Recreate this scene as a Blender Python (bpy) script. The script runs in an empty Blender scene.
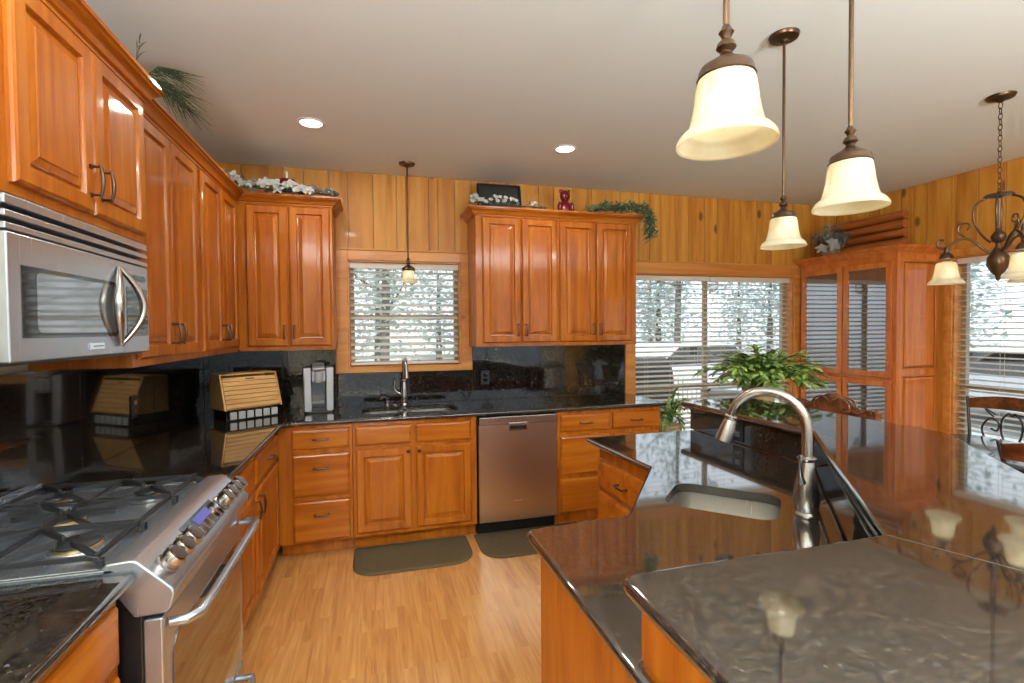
import bpy, bmesh, math, random
from mathutils import Vector, Matrix, geometry
random.seed(7)
PI = math.pi
scene = bpy.context.scene
col = scene.collection
V = Vector

# ------------------------------------------------------------------ camera
CAM = V((1.2240, -4.1143, 1.5039)); YAW, PITCH, ROLL, FPX = 0.2698, -0.0246, -0.0086, 497.85
f = V((math.sin(YAW)*math.cos(PITCH), math.cos(YAW)*math.cos(PITCH), math.sin(PITCH)))
r0 = V((math.cos(YAW), -math.sin(YAW), 0)); u0 = r0.cross(f)
rr = r0*math.cos(ROLL) + u0*math.sin(ROLL); uu = -r0*math.sin(ROLL) + u0*math.cos(ROLL)
cd = bpy.data.cameras.new('camera'); cam = bpy.data.objects.new('camera', cd); col.objects.link(cam)
cd.sensor_width = 36; cd.lens = FPX/1024*36; cd.clip_start = .02; cd.clip_end = 300
m = Matrix((rr, uu, -f)).transposed().to_4x4(); m.translation = CAM; cam.matrix_world = m
scene.camera = cam
# ------------------------------------------------------------------ world and exposure
w = bpy.data.worlds.new('World'); scene.world = w; w.use_nodes = True
nt = w.node_tree; nt.nodes.clear()
sky = nt.nodes.new('ShaderNodeTexSky'); sky.sky_type = 'HOSEK_WILKIE'; sky.turbidity = 6; sky.ground_albedo = .6
sky.sun_direction = V((.5, .5, .55)).normalized()
mix = nt.nodes.new('ShaderNodeMixRGB'); mix.inputs[0].default_value = .75; mix.inputs[2].default_value = (.86, .93, 1, 1)
bg = nt.nodes.new('ShaderNodeBackground'); bg.inputs[1].default_value = 1.8
wo = nt.nodes.new('ShaderNodeOutputWorld')
nt.links.new(sky.outputs[0], mix.inputs[1]); nt.links.new(mix.outputs[0], bg.inputs[0]); nt.links.new(bg.outputs[0], wo.inputs[0])
scene.view_settings.view_transform = 'Standard'; scene.view_settings.look = 'None'
scene.view_settings.gamma = 1; scene.view_settings.use_curve_mapping = False
scene.view_settings.exposure = 0.08
scene.cycles.max_bounces = 8; scene.cycles.diffuse_bounces = 4; scene.cycles.glossy_bounces = 4
scene.cycles.transparent_max_bounces = 12; scene.cycles.sample_clamp_indirect = 6; scene.cycles.caustics_reflective = False
scene.cycles.caustics_refractive = False
CAN_W, SHADE_W, UP_W, PORTALS = 7, .55, 290, True

RX, RY, CZ = 5.86, -7.6, 2.747        # room: x 0..RX, y RY..0, ceiling CZ
def light(name, kind, loc, energy, color=(1, 1, 1), rot=None, **k):
    l = bpy.data.lights.new(name, kind); l.energy = energy; l.color = color
    for a, b in k.items(): setattr(l, a, b)
    o = bpy.data.objects.new(name, l); o.location = loc
    if rot: o.rotation_euler = rot
    col.objects.link(o); return o
sun = light('sun', 'SUN', (0, 0, 10), 4.0, (1, .95, .88), angle=.02)
sun.rotation_euler = V((.12, .52, -.84)).to_track_quat('-Z', 'Y').to_euler()
def portal(loc, rot, sx, sy):
    o = light('window_daylight', 'AREA', loc, 1, rot=rot, shape='RECTANGLE', size=sx, size_y=sy)
    o.data.cycles.is_portal = True
if PORTALS:
    portal((1.475, .12, 1.63), (-PI/2, 0, 0), .9, .85)
    portal((4.42, .12, 1.17), (-PI/2, 0, 0), 1.85, 1.75)
    portal((RX+.12, -2.0, 1.2), (0, PI/2, 0), 1.75, 1.9)
    portal((RX+.12, -5.2, 1.2), (0, PI/2, 0), 1.75, 2.4)
    portal((2.9, RY-.12, 1.2), (PI/2, 0, 0), 4.9, 2.35)

# ------------------------------------------------------------------ materials
def lin(r, g, b): return tuple(((c/255)/12.92 if c/255 <= .04045 else ((c/255+.055)/1.055)**2.4) for c in (r, g, b)) + (1,)
class N:
    def __init__(s, name):
        s.m = bpy.data.materials.new(name); s.m.use_nodes = True; s.t = s.m.node_tree
        s.b = s.t.nodes['Principled BSDF']; s.out = s.t.nodes['Material Output']
    def n(s, typ, **k):
        x = s.t.nodes.new(typ)
        for a, b in k.items():
            if a.startswith('i_'): x.inputs[int(a[2:])].default_value = b
            else: setattr(x, a, b)
        return x
    def l(s, a, b): s.t.links.new(a, b)
    def ramp(s, fac, stops):
        r = s.n('ShaderNodeValToRGB'); e = r.color_ramp.elements
        while len(e) < len(stops): e.new(.5)
        for q, (p, c) in zip(e, stops): q.position = p; q.color = c
        s.l(fac, r.inputs[0]); return r.outputs[0]
    def set(s, **k):
        for a, b in k.items(): s.b.inputs[a.replace('_', ' ')].default_value = b
        return s
def plain(name, c, rough=.5, metal=0, coat=0, **k):
    x = N(name).set(Base_Color=c, Roughness=rough, Metallic=metal, Coat_Weight=coat); x.set(**k)
    t = x.n('ShaderNodeTexCoord'); ns = x.n('ShaderNodeTexNoise'); ns.inputs['Scale'].default_value = 35; x.l(t.outputs['Object'], ns.inputs['Vector'])
    mr = x.n('ShaderNodeMapRange'); mr.inputs[3].default_value = max(.02, rough*.85); mr.inputs[4].default_value = min(1, rough*1.15)
    x.l(ns.outputs[0], mr.inputs[0]); x.l(mr.outputs[0], x.b.inputs['Roughness'])
    return x.m
def wood(name, dark, mid, light_, grain='Z', rough=.3, coat=.6, knots=False, island=False, sc=1.0, ior=1.5):
    x = N(name); tc = x.n('ShaderNodeTexCoord'); oi = x.n('ShaderNodeObjectInfo'); ad = x.n('ShaderNodeVectorMath', operation='ADD')
    cb = x.n('ShaderNodeCombineXYZ'); mu = x.n('ShaderNodeMath', operation='MULTIPLY'); mu.inputs[1].default_value = 37
    rnd = oi.outputs['Random']
    if island:
        ge = x.n('ShaderNodeNewGeometry'); rnd = ge.outputs['Random Per Island']
    x.l(rnd, mu.inputs[0]); x.l(mu.outputs[0], cb.inputs[0]); x.l(mu.outputs[0], cb.inputs[1]); x.l(mu.outputs[0], cb.inputs[2])
    x.l(tc.outputs['Object'], ad.inputs[0]); x.l(cb.outputs[0], ad.inputs[1])
    mp = x.n('ShaderNodeMapping'); s = [9*sc, 9*sc, 9*sc]; s['XYZ'.index(grain)] = .7*sc; mp.inputs['Scale'].default_value = s
    x.l(ad.outputs[0], mp.inputs[0])
    n1 = x.n('ShaderNodeTexNoise'); n1.inputs['Scale'].default_value = 1.6; n1.inputs['Detail'].default_value = 6; n1.inputs['Distortion'].default_value = .6
    x.l(mp.outputs[0], n1.inputs['Vector'])
    n2 = x.n('ShaderNodeTexNoise'); n2.inputs['Scale'].default_value = 14; n2.inputs['Detail'].default_value = 3; x.l(mp.outputs[0], n2.inputs['Vector'])
    m1 = x.n('ShaderNodeMath', operation='MULTIPLY_ADD'); m1.inputs[1].default_value = .22; x.l(n2.outputs[0], m1.inputs[0]); x.l(n1.outputs[0], m1.inputs[2])
    fac = m1.outputs[0]
    if island:
        m2 = x.n('ShaderNodeMath', operation='MULTIPLY_ADD'); m2.inputs[1].default_value = .26; x.l(rnd, m2.inputs[0]); x.l(fac, m2.inputs[2])
        m3 = x.n('ShaderNodeMath', operation='SUBTRACT'); m3.inputs[1].default_value = .13; x.l(m2.outputs[0], m3.inputs[0]); fac = m3.outputs[0]
    c = x.ramp(fac, [(.38, dark), (.58, mid), (.82, light_)])
    if knots:
        v = x.n('ShaderNodeTexVoronoi'); v.inputs['Scale'].default_value = 2.6
        mk = x.n('ShaderNodeMapping'); q = [1.5, 1.5, 1.5]; q['XYZ'.index(grain)] = .8; mk.inputs['Scale'].default_value = q
        x.l(ad.outputs[0], mk.inputs[0]); x.l(mk.outputs[0], v.inputs['Vector'])
        kr = x.ramp(v.outputs['Distance'], [(0, (1, 1, 1, 1)), (.07, (.85, .85, .85, 1)), (.12, (0, 0, 0, 1))])
        mm = x.n('ShaderNodeMixRGB'); mm.inputs[2].default_value = (dark[0]*.35, dark[1]*.3, dark[2]*.3, 1)
        x.l(kr, mm.inputs[0]); x.l(c, mm.inputs[1]); c = mm.outputs[0]
    x.l(c, x.b.inputs['Base Color']); x.set(Roughness=rough, Coat_Weight=coat, Coat_Roughness=.07, IOR=ior)
    bp = x.n('ShaderNodeBump'); bp.inputs['Strength'].default_value = .04; bp.inputs['Distance'].default_value = .01
    x.l(n1.outputs[0], bp.inputs['Height']); x.l(bp.outputs[0], x.b.inputs['Normal'])
    return x.m
CAB = [lin(136, 67, 5), lin(164, 87, 11), lin(184, 110, 26)]
M_cab = wood('varnished_alder', *CAB, 'Z', .5, .55, ior=1.25); M_cabx = wood('varnished_alder_crossgrain', *CAB, 'X', .5, .55, ior=1.25)
M_curio = wood('varnished_curio_alder', lin(176, 88, 26), lin(196, 108, 40), lin(212, 130, 58), 'Z', .5, .55, ior=1.25)
M_pine = wood('knotty_pine', lin(172, 104, 26), lin(196, 130, 42), lin(212, 152, 62), 'Z', .5, .15, True, True)
M_pinetrim = wood('pine_trim', lin(182, 108, 38), lin(202, 130, 56), lin(216, 152, 76), 'X', .45, .15, True)
M_dark_wood = wood('carved_dark_wood', lin(52, 24, 12), lin(92, 48, 24), lin(132, 78, 42), 'Y', .3, .5)
M_bamboo = wood('bamboo', lin(182, 130, 66), lin(208, 158, 92), lin(222, 176, 112), 'X', .4, .2, sc=2)
M_log = wood('red_log', lin(120, 58, 22), lin(165, 88, 34), lin(190, 112, 50), 'Y', .5, .2)

def granite(name, rough=.06, dark=1.0, ior=2.0):
    x = N(name); tc = x.n('ShaderNodeTexCoord')
    ns = x.n('ShaderNodeTexNoise'); ns.inputs['Scale'].default_value = 75; ns.inputs['Detail'].default_value = 5; ns.inputs['Distortion'].default_value = .8; x.l(tc.outputs['Object'], ns.inputs['Vector'])
    base = x.ramp(ns.outputs[0], [(.42, (.007*dark, .007*dark, .008*dark, 1)), (.56, (.032*dark*dark, .023*dark*dark, .016*dark*dark, 1)), (.74, (.06*dark*dark, .045*dark*dark, .032*dark*dark, 1))])
    v = x.n('ShaderNodeTexVoronoi'); v.inputs['Scale'].default_value = 100; v.inputs['Randomness'].default_value = 1
    nv = x.n('ShaderNodeTexNoise'); nv.inputs['Scale'].default_value = 40
    ma = x.n('ShaderNodeMixRGB'); ma.inputs[0].default_value = .06; x.l(tc.outputs['Object'], nv.inputs['Vector']); x.l(tc.outputs['Object'], ma.inputs[1]); x.l(nv.outputs[1], ma.inputs[2])
    x.l(ma.outputs[0], v.inputs['Vector'])
    fl = x.ramp(v.outputs['Distance'], [(.0, (1, 1, 1, 1)), (.28, (.6, .6, .6, 1)), (.5, (0, 0, 0, 1))])
    pick = x.n('ShaderNodeSeparateColor'); x.l(v.outputs['Color'], pick.inputs[0])
    pk = x.ramp(pick.outputs[0], [(.2, (0, 0, 0, 1)), (.72, (.5, .5, .5, 1)), (1, (1, 1, 1, 1))])
    mu = x.n('ShaderNodeMath', operation='MULTIPLY'); x.l(fl, mu.inputs[0]); x.l(pk, mu.inputs[1])
    fc = x.ramp(pick.outputs[1], [(0, (.10*dark**2, .062*dark**2, .035*dark**2, 1)), (.5, (.125*dark**2, .105*dark**2, .085*dark**2, 1)), (1, (.16*dark**2, .17*dark**2, .19*dark**2, 1))])
    mx = x.n('ShaderNodeMixRGB'); x.l(mu.outputs[0], mx.inputs[0]); x.l(base, mx.inputs[1]); x.l(fc, mx.inputs[2])
    x.l(mx.outputs[0], x.b.inputs['Base Color']); x.set(Roughness=rough, IOR=ior, Coat_Weight=.6, Coat_Roughness=.03)
    return x.m
M_gran = granite('polished_granite', ior=1.6); M_isl = granite('island_granite', .06, 1.0, 2.5); M_splash = granite('granite_splash', .08, .7, 1.36)
def steel(name, c=(.62, .60, .57, 1), rough=.27, axis='Z'):
    x = N(name).set(Base_Color=c, Metallic=1, Roughness=rough)
    tc = x.n('ShaderNodeTexCoord'); mp = x.n('ShaderNodeMapping'); s = [260, 260, 260]; s['XYZ'.index(axis)] = 3; mp.inputs['Scale'].default_value = s
    ns = x.n('ShaderNodeTexNoise'); ns.inputs['Scale'].default_value = 1; x.l(tc.outputs['Object'], mp.inputs[0]); x.l(mp.outputs[0], ns.inputs['Vector'])
    mr = x.n('ShaderNodeMapRange'); mr.inputs[3].default_value = rough*.97; mr.inputs[4].default_value = rough*1.03; x.l(ns.outputs[0], mr.inputs[0]); x.l(mr.outputs[0], x.b.inputs['Roughness'])
    return x.m
M_steel = steel('brushed_steel'); M_steell = steel('pale_brushed_steel', (.50, .56, .63, 1), .27)
M_steell.node_tree.nodes['Principled BSDF'].inputs['Metallic'].default_value = .82
M_steelv = steel('brushed_steel_upright', (.70, .62, .52, 1), axis='X', rough=.3); M_nickel = steel('brushed_nickel', (.44, .41, .38, 1), .24)
M_chrome = plain('chrome', (.75, .75, .75, 1), .1, 1)
M_bronze = plain('oil_rubbed_bronze', (.10, .055, .03, 1), .32, .85)
M_pull = plain('antique_bronze_pull', (.085, .05, .035, 1), .3, .85)
M_iron = plain('cast_iron', (.022, .022, .024, 1), .38, .2)
M_blackgloss = plain('black_glossy_enamel', (.008, .008, .009, 1), .08, 0, .5)
M_black = plain('black_plastic', (.007, .007, .008, 1), .3)
M_brass = plain('brass_burner_ring', (.75, .5, .22, 1), .3, 1)
M_ovenglass = plain('oven_glass', (.012, .010, .009, 1), .04, 0, 1.0, IOR=1.7)
M_silverp = plain('silver_plastic', (.42, .43, .45, 1), .35, .3)
M_white = plain('white_paint', lin(232, 230, 224), .5)
M_cream = plain('cream_blind', lin(236, 228, 214), .5)
M_almond = plain('almond_window_frame', lin(176, 158, 134), .45)
M_mat = plain('olive_rubber_mat', lin(84, 70, 44), .85)
M_red = plain('burgundy_glaze', lin(98, 8, 22), .3, 0, .3)
M_green = plain('dark_needle_green', lin(44, 66, 38), .6); M_sage = plain('sage_garland_green', lin(112, 134, 102), .7)
M_leaf = plain('bright_leaf_green', lin(150, 176, 92), .35); M_leafd = plain('deep_leaf_green', lin(84, 120, 54), .4)
M_petal = plain('white_silk_petal', lin(166, 168, 164), .7); M_grayleaf = plain('silver_grey_leaf', lin(130, 142, 138), .7)
M_slate = plain('dark_slate_board', lin(34, 34, 30), .6); M_terra = plain('pale_clay', lin(186, 166, 130), .7)
M_basket = plain('woven_basket', lin(150, 130, 104), .8)
M_lid = plain('pale_jar_lid', (.55, .58, .60, 1), .3, .2)
M_knobface = plain('dark_bronze_knob_face', (.16, .11, .08, 1), .25, .9)
M_disp = plain('blue_display', (.02, .02, .06, 1), .2, Emission_Color=(.12, .10, .6, 1), Emission_Strength=.5)
M_tabletop = plain('dark_table_top', (.03, .032, .038, 1), .12, 0, .5)
def wallpaint(name, c):
    x = N(name).set(Base_Color=c, Roughness=.75); tc = x.n('ShaderNodeTexCoord'); ns = x.n('ShaderNodeTexNoise'); ns.inputs['Scale'].default_value = 60
    ns.inputs['Detail'].default_value = 4; bp = x.n('ShaderNodeBump'); bp.inputs['Strength'].default_value = .08; bp.inputs['Distance'].default_value = .004
    x.l(tc.outputs['Object'], ns.inputs['Vector']); x.l(ns.outputs[0], bp.inputs['Height']); x.l(bp.outputs[0], x.b.inputs['Normal']); return x.m
M_ceil = wallpaint('ceiling_paint', lin(228, 234, 232)); M_wallp = wallpaint('cream_paint', lin(222, 212, 190))
def floor_mat():
    x = N('light_oak_laminate'); tc = x.n('ShaderNodeTexCoord'); mp = x.n('ShaderNodeMapping'); mp.inputs['Rotation'].default_value = (0, 0, PI/2)
    x.l(tc.outputs['Object'], mp.inputs[0])
    b = x.n('ShaderNodeTexBrick'); b.inputs['Scale'].default_value = 1; b.inputs['Brick Width'].default_value = .52; b.inputs['Row Height'].default_value = .066
    b.inputs['Mortar Size'].default_value = .0006; b.inputs['Color1'].default_value = (0, 0, 0, 1); b.inputs['Color2'].default_value = (1, 1, 1, 1); b.inputs['Mortar'].default_value = (.2, .2, .2, 1)
    b.offset = .37; x.l(mp.outputs[0], b.inputs['Vector'])
    mp2 = x.n('ShaderNodeMapping'); mp2.inputs['Scale'].default_value = (16, 1.1, 1)
    ad = x.n('ShaderNodeVectorMath', operation='MULTIPLY_ADD'); ad.inputs[1].default_value = (9, 9, 9); x.l(b.outputs[0], ad.inputs[0]); x.l(tc.outputs['Object'], ad.inputs[2]); x.l(ad.outputs[0], mp2.inputs[0])
    ns = x.n('ShaderNodeTexNoise'); ns.inputs['Scale'].default_value = 1.8; ns.inputs['Detail'].default_value = 5; ns.inputs['Distortion'].default_value = 1.3; x.l(mp2.outputs[0], ns.inputs['Vector'])
    ma = x.n('ShaderNodeMath', operation='MULTIPLY_ADD'); ma.inputs[1].default_value = .2; x.l(b.outputs[0], ma.inputs[0]); x.l(ns.outputs[0], ma.inputs[2])
    c = x.ramp(ma.outputs[0], [(.32, lin(176, 114, 54)), (.56, lin(204, 144, 78)), (.82, lin(220, 166, 102))])
    x.l(c, x.b.inputs['Base Color']); x.set(Roughness=.28, Coat_Weight=.3, Coat_Roughness=.15); return x.m
M_floor = floor_mat()
def glass_mat(name, tint=(1, 1, 1, 1), refl=.1):
    x = N(name); x.t.nodes.remove(x.b); t = x.n('ShaderNodeBsdfTransparent'); t.inputs[0].default_value = tint
    g = x.n('ShaderNodeBsdfGlossy'); g.inputs['Roughness'].default_value = .01; mx = x.n('ShaderNodeMixShader')
    fr = x.n('ShaderNodeFresnel'); fr.inputs[0].default_value = 1.45
    ma = x.n('ShaderNodeMath', operation='MULTIPLY_ADD'); ma.inputs[1].default_value = 1.0; ma.inputs[2].default_value = refl; x.l(fr.outputs[0], ma.inputs[0])
    ge = x.n('ShaderNodeNewGeometry'); inv = x.n('ShaderNodeMath', operation='SUBTRACT'); inv.inputs[0].default_value = 1; x.l(ge.outputs['Backfacing'], inv.inputs[1])
    mb_ = x.n('ShaderNodeMath', operation='MULTIPLY'); x.l(ma.outputs[0], mb_.inputs[0]); x.l(inv.outputs[0], mb_.inputs[1])
    x.l(mb_.outputs[0], mx.inputs[0]); x.l(t.outputs[0], mx.inputs[1]); x.l(g.outputs[0], mx.inputs[2]); x.l(mx.outputs[0], x.out.inputs[0]); return x.m
M_glass = glass_mat('window_glass', (.95, .98, 1, 1), 0.0); M_cglass = glass_mat('cabinet_glass', (.8, .8, .8, 1), .3)
def shade_mat():
    x = N('alabaster_glass').set(Base_Color=lin(240, 228, 196), Roughness=.25, Coat_Weight=.3)
    tc = x.n('ShaderNodeTexCoord'); ns = x.n('ShaderNodeTexNoise'); ns.inputs['Scale'].default_value = 9; ns.inputs['Detail'].default_value = 5; x.l(tc.outputs['Object'], ns.inputs['Vector'])
    c = x.ramp(ns.outputs[0], [(.35, lin(222, 210, 176)), (.6, lin(244, 238, 216))]); x.l(c, x.b.inputs['Base Color'])
    tr = x.n('ShaderNodeBsdfTranslucent'); x.l(c, tr.inputs[0]); mx = x.n('ShaderNodeMixShader'); mx.inputs[0].default_value = .45
    x.l(x.b.outputs[0], mx.inputs[1]); x.l(tr.outputs[0], mx.inputs[2]); x.l(mx.outputs[0], x.out.inputs[0])
    x.l(c, x.b.inputs['Emission Color']); x.set(Emission_Strength=.15); return x.m
M_shade = shade_mat()
M_bulb = plain('lit_bulb', (1, 1, 1, 1), .5, Emission_Color=(1, .93, .8, 1), Emission_Strength=5.5)
M_canlens = plain('lit_downlight_lens', (1, 1, 1, 1), .5, Emission_Color=(1, .93, .8, 1), Emission_Strength=5)
M_snow = plain('pale_gravel', lin(176, 182, 182), .9); M_bark = plain('grey_bark', lin(110, 104, 96), .9)
M_far = plain('far_foliage', lin(158, 174, 166), .9); M_haze = plain('haze_paled_foliage', lin(205, 214, 212), .9); M_car = plain('white_car_paint', lin(225, 228, 232), .25, 0, .6); M_concrete = plain('grey_siding', lin(150, 160, 168), .8)  # distant foliage is paled in its base colour to imitate haze

def blind_mat():
    x = N('translucent_cream_slat').set(Base_Color=lin(240, 234, 222), Roughness=.45); tr = x.n('ShaderNodeBsdfTranslucent')
    tc = x.n('ShaderNodeTexCoord'); ns = x.n('ShaderNodeTexNoise'); ns.inputs['Scale'].default_value = 20; x.l(tc.outputs['Object'], ns.inputs['Vector'])
    c = x.ramp(ns.outputs[0], [(.3, lin(234, 228, 214)), (.7, lin(244, 238, 228))]); x.l(c, tr.inputs[0]); x.l(c, x.b.inputs['Base Color'])
    mx = x.n('ShaderNodeMixShader'); mx.inputs[0].default_value = .5; x.l(x.b.outputs[0], mx.inputs[1]); x.l(tr.outputs[0], mx.inputs[2]); x.l(mx.outputs[0], x.out.inputs[0]); return x.m
M_slat = blind_mat()
# ------------------------------------------------------------------ mesh tools
class MB:
    def __init__(s): s.v = []; s.f = []
    def add(s, vs, fs):
        o = len(s.v); s.v += [tuple(q) for q in vs]; s.f += [tuple(i+o for i in q) for q in fs]; return s
    def box(s, x0, x1, y0, y1, z0, z1):
        vs = [(x, y, z) for x in (x0, x1) for y in (y0, y1) for z in (z0, z1)]
        return s.add(vs, [(0, 1, 3, 2), (4, 6, 7, 5), (0, 4, 5, 1), (2, 3, 7, 6), (0, 2, 6, 4), (1, 5, 7, 3)])
    def obox(s, c, ax, ay, az, hx, hy, hz):
        c, ax, ay, az = V(c), V(ax)*hx, V(ay)*hy, V(az)*hz
        vs = [c+ax*i+ay*j+az*k for i in (-1, 1) for j in (-1, 1) for k in (-1, 1)]
        return s.add(vs, [(0, 1, 3, 2), (4, 6, 7, 5), (0, 4, 5, 1), (2, 3, 7, 6), (0, 2, 6, 4), (1, 5, 7, 3)])
    def loft(s, loops, caps=True, closed=True):
        n = len(loops[0]); vs = [p for L in loops for p in L]; fs = []
        for i in range(len(loops)-1):
            for j in range(n if closed else n-1):
                k = (j+1) % n; fs.append((i*n+j, i*n+k, (i+1)*n+k, (i+1)*n+j))
        if caps: fs.append(tuple(range(n))[::-1]); fs.append(tuple((len(loops)-1)*n+j for j in range(n)))
        return s.add(vs, fs)
    def tube(s, pts, rad, seg=10, flat=None):
        pts = [V(p) for p in pts]; n = len(pts); R = rad if isinstance(rad, (list, tuple)) else [rad]*n
        T = [(pts[min(i+1, n-1)]-pts[max(i-1, 0)]).normalized() for i in range(n)]
        up = V((0, 0, 1)) if abs(T[0].z) < .9 else V((1, 0, 0)); a = T[0].cross(up).normalized(); loops = []
        for i in range(n):
            a = (a - T[i]*a.dot(T[i])).normalized(); b = T[i].cross(a)
            loops.append([pts[i]+a*(R[i]*math.cos(2*PI*k/seg))+b*(R[i]*math.sin(2*PI*k/seg)*(flat or 1)) for k in range(seg)])
        return s.loft(loops)
    def lathe(s, prof, c=(0, 0, 0), seg=24, axis=(0, 0, 1), caps=True):
        c = V(c); az = V(axis).normalized(); ax = az.orthogonal().normalized(); ay = az.cross(ax)
        loops = [[c+az*z+ax*(max(r, 1e-4)*math.cos(2*PI*k/seg))+ay*(max(r, 1e-4)*math.sin(2*PI*k/seg)) for k in range(seg)] for r, z in prof]
        return s.loft(loops, caps)
    def prism(s, pts, z0, z1):
        return s.loft([[V((x, y, z0)) for x, y in pts], [V((x, y, z1)) for x, y in pts]])
    def build(s, name, mat, parent=None, smooth=False, bevel=0, world=True, seg=2, weld=False):
        off = V((0, 0, 0)); q = parent
        if world:
            while q is not None: off += q.location; q = q.parent
        me = bpy.data.meshes.new(name); me.from_pydata([V(p)-off for p in s.v], [], s.f)
        bm = bmesh.new(); bm.from_mesh(me)
        if weld: bmesh.ops.remove_doubles(bm, verts=bm.verts, dist=1e-5)
        bmesh.ops.recalc_face_normals(bm, faces=bm.faces); bm.to_mesh(me); bm.free()
        me.materials.append(mat)
        o = bpy.data.objects.new(name, me); col.objects.link(o)
        if parent: o.parent = parent
        if smooth:
            for p in me.polygons: p.use_smooth = True
            try: me.set_sharp_from_angle(angle=math.radians(40))
            except Exception: pass
        if bevel:
            b = o.modifiers.new('b', 'BEVEL'); b.width = bevel; b.segments = seg; b.limit_method = 'ANGLE'; b.angle_limit = math.radians(35)
            for p in me.polygons: p.use_smooth = True
            b.harden_normals = True
        return o
def thing(name, label, cat, loc=(0, 0, 0), rz=0, group=None):
    o = bpy.data.objects.new(name, None); o.empty_display_size = .05; col.objects.link(o); o.location = loc; o.rotation_euler = (0, 0, rz)
    o['label'] = label; o['category'] = cat
    if group: o['group'] = group
    return o
def tag(o, label, cat, group=None):
    o['label'] = label; o['category'] = cat
    if group: o['group'] = group
    return o
def struct(o): o['kind'] = 'structure'; return o
def dup(root, loc, rz, label):
    def cp(o, par):
        c = o.copy(); col.objects.link(c); c.parent = par
        for ch in kids[o.name]: cp(ch, c)
        return c
    kids = {o.name: list(o.children) for o in [root] + list(root.children_recursive)}
    c = cp(root, None); c.location = loc; c.rotation_euler = (0, 0, rz); c['label'] = label; return c
def inset(pts, d):
    n = len(pts); out = []
    area = sum(pts[i][0]*pts[(i+1) % n][1]-pts[(i+1) % n][0]*pts[i][1] for i in range(n)); sg = 1 if area > 0 else -1
    for i in range(n):
        p0, p1, p2 = V(pts[i-1]), V(pts[i]), V(pts[(i+1) % n])
        e1 = (p1-p0).normalized(); e2 = (p2-p1).normalized(); n1 = V((-e1.y, e1.x))*sg; n2 = V((-e2.y, e2.x))*sg
        k = (n1+n2); k = k/max(.3, (1+n1.dot(n2))); out.append(tuple(p1+k*d))
    return out
def rounded(pts, radii, seg=5):
    n = len(pts); out = []
    for i in range(n):
        r = radii[i] if isinstance(radii, (list, tuple)) else radii; p0, p1, p2 = V(pts[i-1]), V(pts[i]), V(pts[(i+1) % n])
        if r <= 0: out.append(tuple(p1)); continue
        a = (p0-p1).normalized(); b = (p2-p1).normalized(); ang = a.angle(b); t = min(r/math.tan(ang/2), .45*(p0-p1).length, .45*(p2-p1).length)
        A = p1+a*t; B = p1+b*t
        for k in range(seg+1):
            s = k/seg; out.append(tuple(A*(1-s)**2 + p1*2*s*(1-s) + B*s*s))
    return out
def slab(outline, z0, z1, holes=(), nose=6):
    """worktop with a rounded nose all round and square-cut openings"""
    mb = MB(); t = z1-z0; rr_ = t/2; loops = []
    for k in range(nose+1):
        a = -PI/2 + PI*k/nose; loops.append([V((x, y, (z0+z1)/2+rr_*math.sin(a))) for x, y in inset(outline, rr_*(1-math.cos(a))*.8)])
    mb.loft(loops, caps=False)
    for z, L in ((z1, loops[-1]), (z0, loops[0])):
        hs = [[V((x, y, z)) for x, y in h] for h in holes]; polys = [[V((p.x, p.y, z)) for p in L]] + hs
        tri = geometry.tessellate_polygon(polys); flat = [p for q in polys for p in q]; mb.add(flat, [tuple(t_) for t_ in tri])
    for h in holes: mb.loft([[V((x, y, z0)) for x, y in h], [V((x, y, z1)) for x, y in h]], caps=False)
    return mb
def panel(mb, x0, x1, z0, z1, y, prof, th=.02):
    """raised-panel front facing -y; prof = list of (inset, out)"""
    loops = [[V((x0, y+th, z0)), V((x1, y+th, z0)), V((x1, y+th, z1)), V((x0, y+th, z1))]]
    for i, o in prof: loops.append([V((x0+i, y-o, z0+i)), V((x1-i, y-o, z0+i)), V((x1-i, y-o, z1-i)), V((x0+i, y-o, z1-i))])
    mb.loft(loops)
DOOR = [(0, -.010), (.004, -.004), (.010, 0), (.050, 0), (.053, -.004), (.056, -.013), (.064, -.014), (.067, -.008), (.086, -.003), (.089, -.0005)]
DRAW = [(0, -.009), (.004, -.003), (.012, 0), (.016, .001)]
def pull(parent, x, z, y, vertical=True, L=.085, name='handle'):
    """wavy bow pull in local cabinet space, standing off the front at y"""
    mb = MB(); n = 9; pts = []; rad = []
    for i in range(n):
        t = i/(n-1); s = (t-.5)*(L+.014); out = .026 + .007*math.sin(PI*t) ; wv = .0
        pts.append((x, y-out, z+s) if vertical else (x+s, y-out, z)); rad.append(.0038+.0022*math.sin(PI*t))
    mb.tube(pts, rad, 8)
    for e in (-1, 1):
        p = (x, z+e*L/2) if vertical else (x+e*L/2, z)
        mb.tube([(p[0], y, p[1]), (p[0], y-.004, p[1]), (p[0], y-.006, p[1]), (p[0], y-.028, p[1])], [.008, .007, .004, .004], 8)
    return mb.build(name, M_pull, parent, smooth=True, world=False)
def crown(mb, path, z, right=True):
    """crown swept along a plan path (outward = right-hand side of travel when right)"""
    prof = [(0, 0), (.008, 0), (.010, .010), (.020, .014), (.024, .022), (.040, .040), (.048, .044), (.050, .050), (.060, .052), (.062, .064), (0, .064)]
    n = len(path); rows = []
    for i in range(n):
        d = []
        if i > 0: e = (V(path[i])-V(path[i-1])).normalized(); d.append(V((e.y, -e.x)))
        if i < n-1: e = (V(path[i+1])-V(path[i])).normalized(); d.append(V((e.y, -e.x)))
        k = d[0] if len(d) == 1 else (d[0]+d[1])/(1+d[0].dot(d[1]))
        rows.append([V((path[i][0]+k.x*o, path[i][1]+k.y*o, z+h)) for o, h in prof])
    mb.loft(rows)
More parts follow.
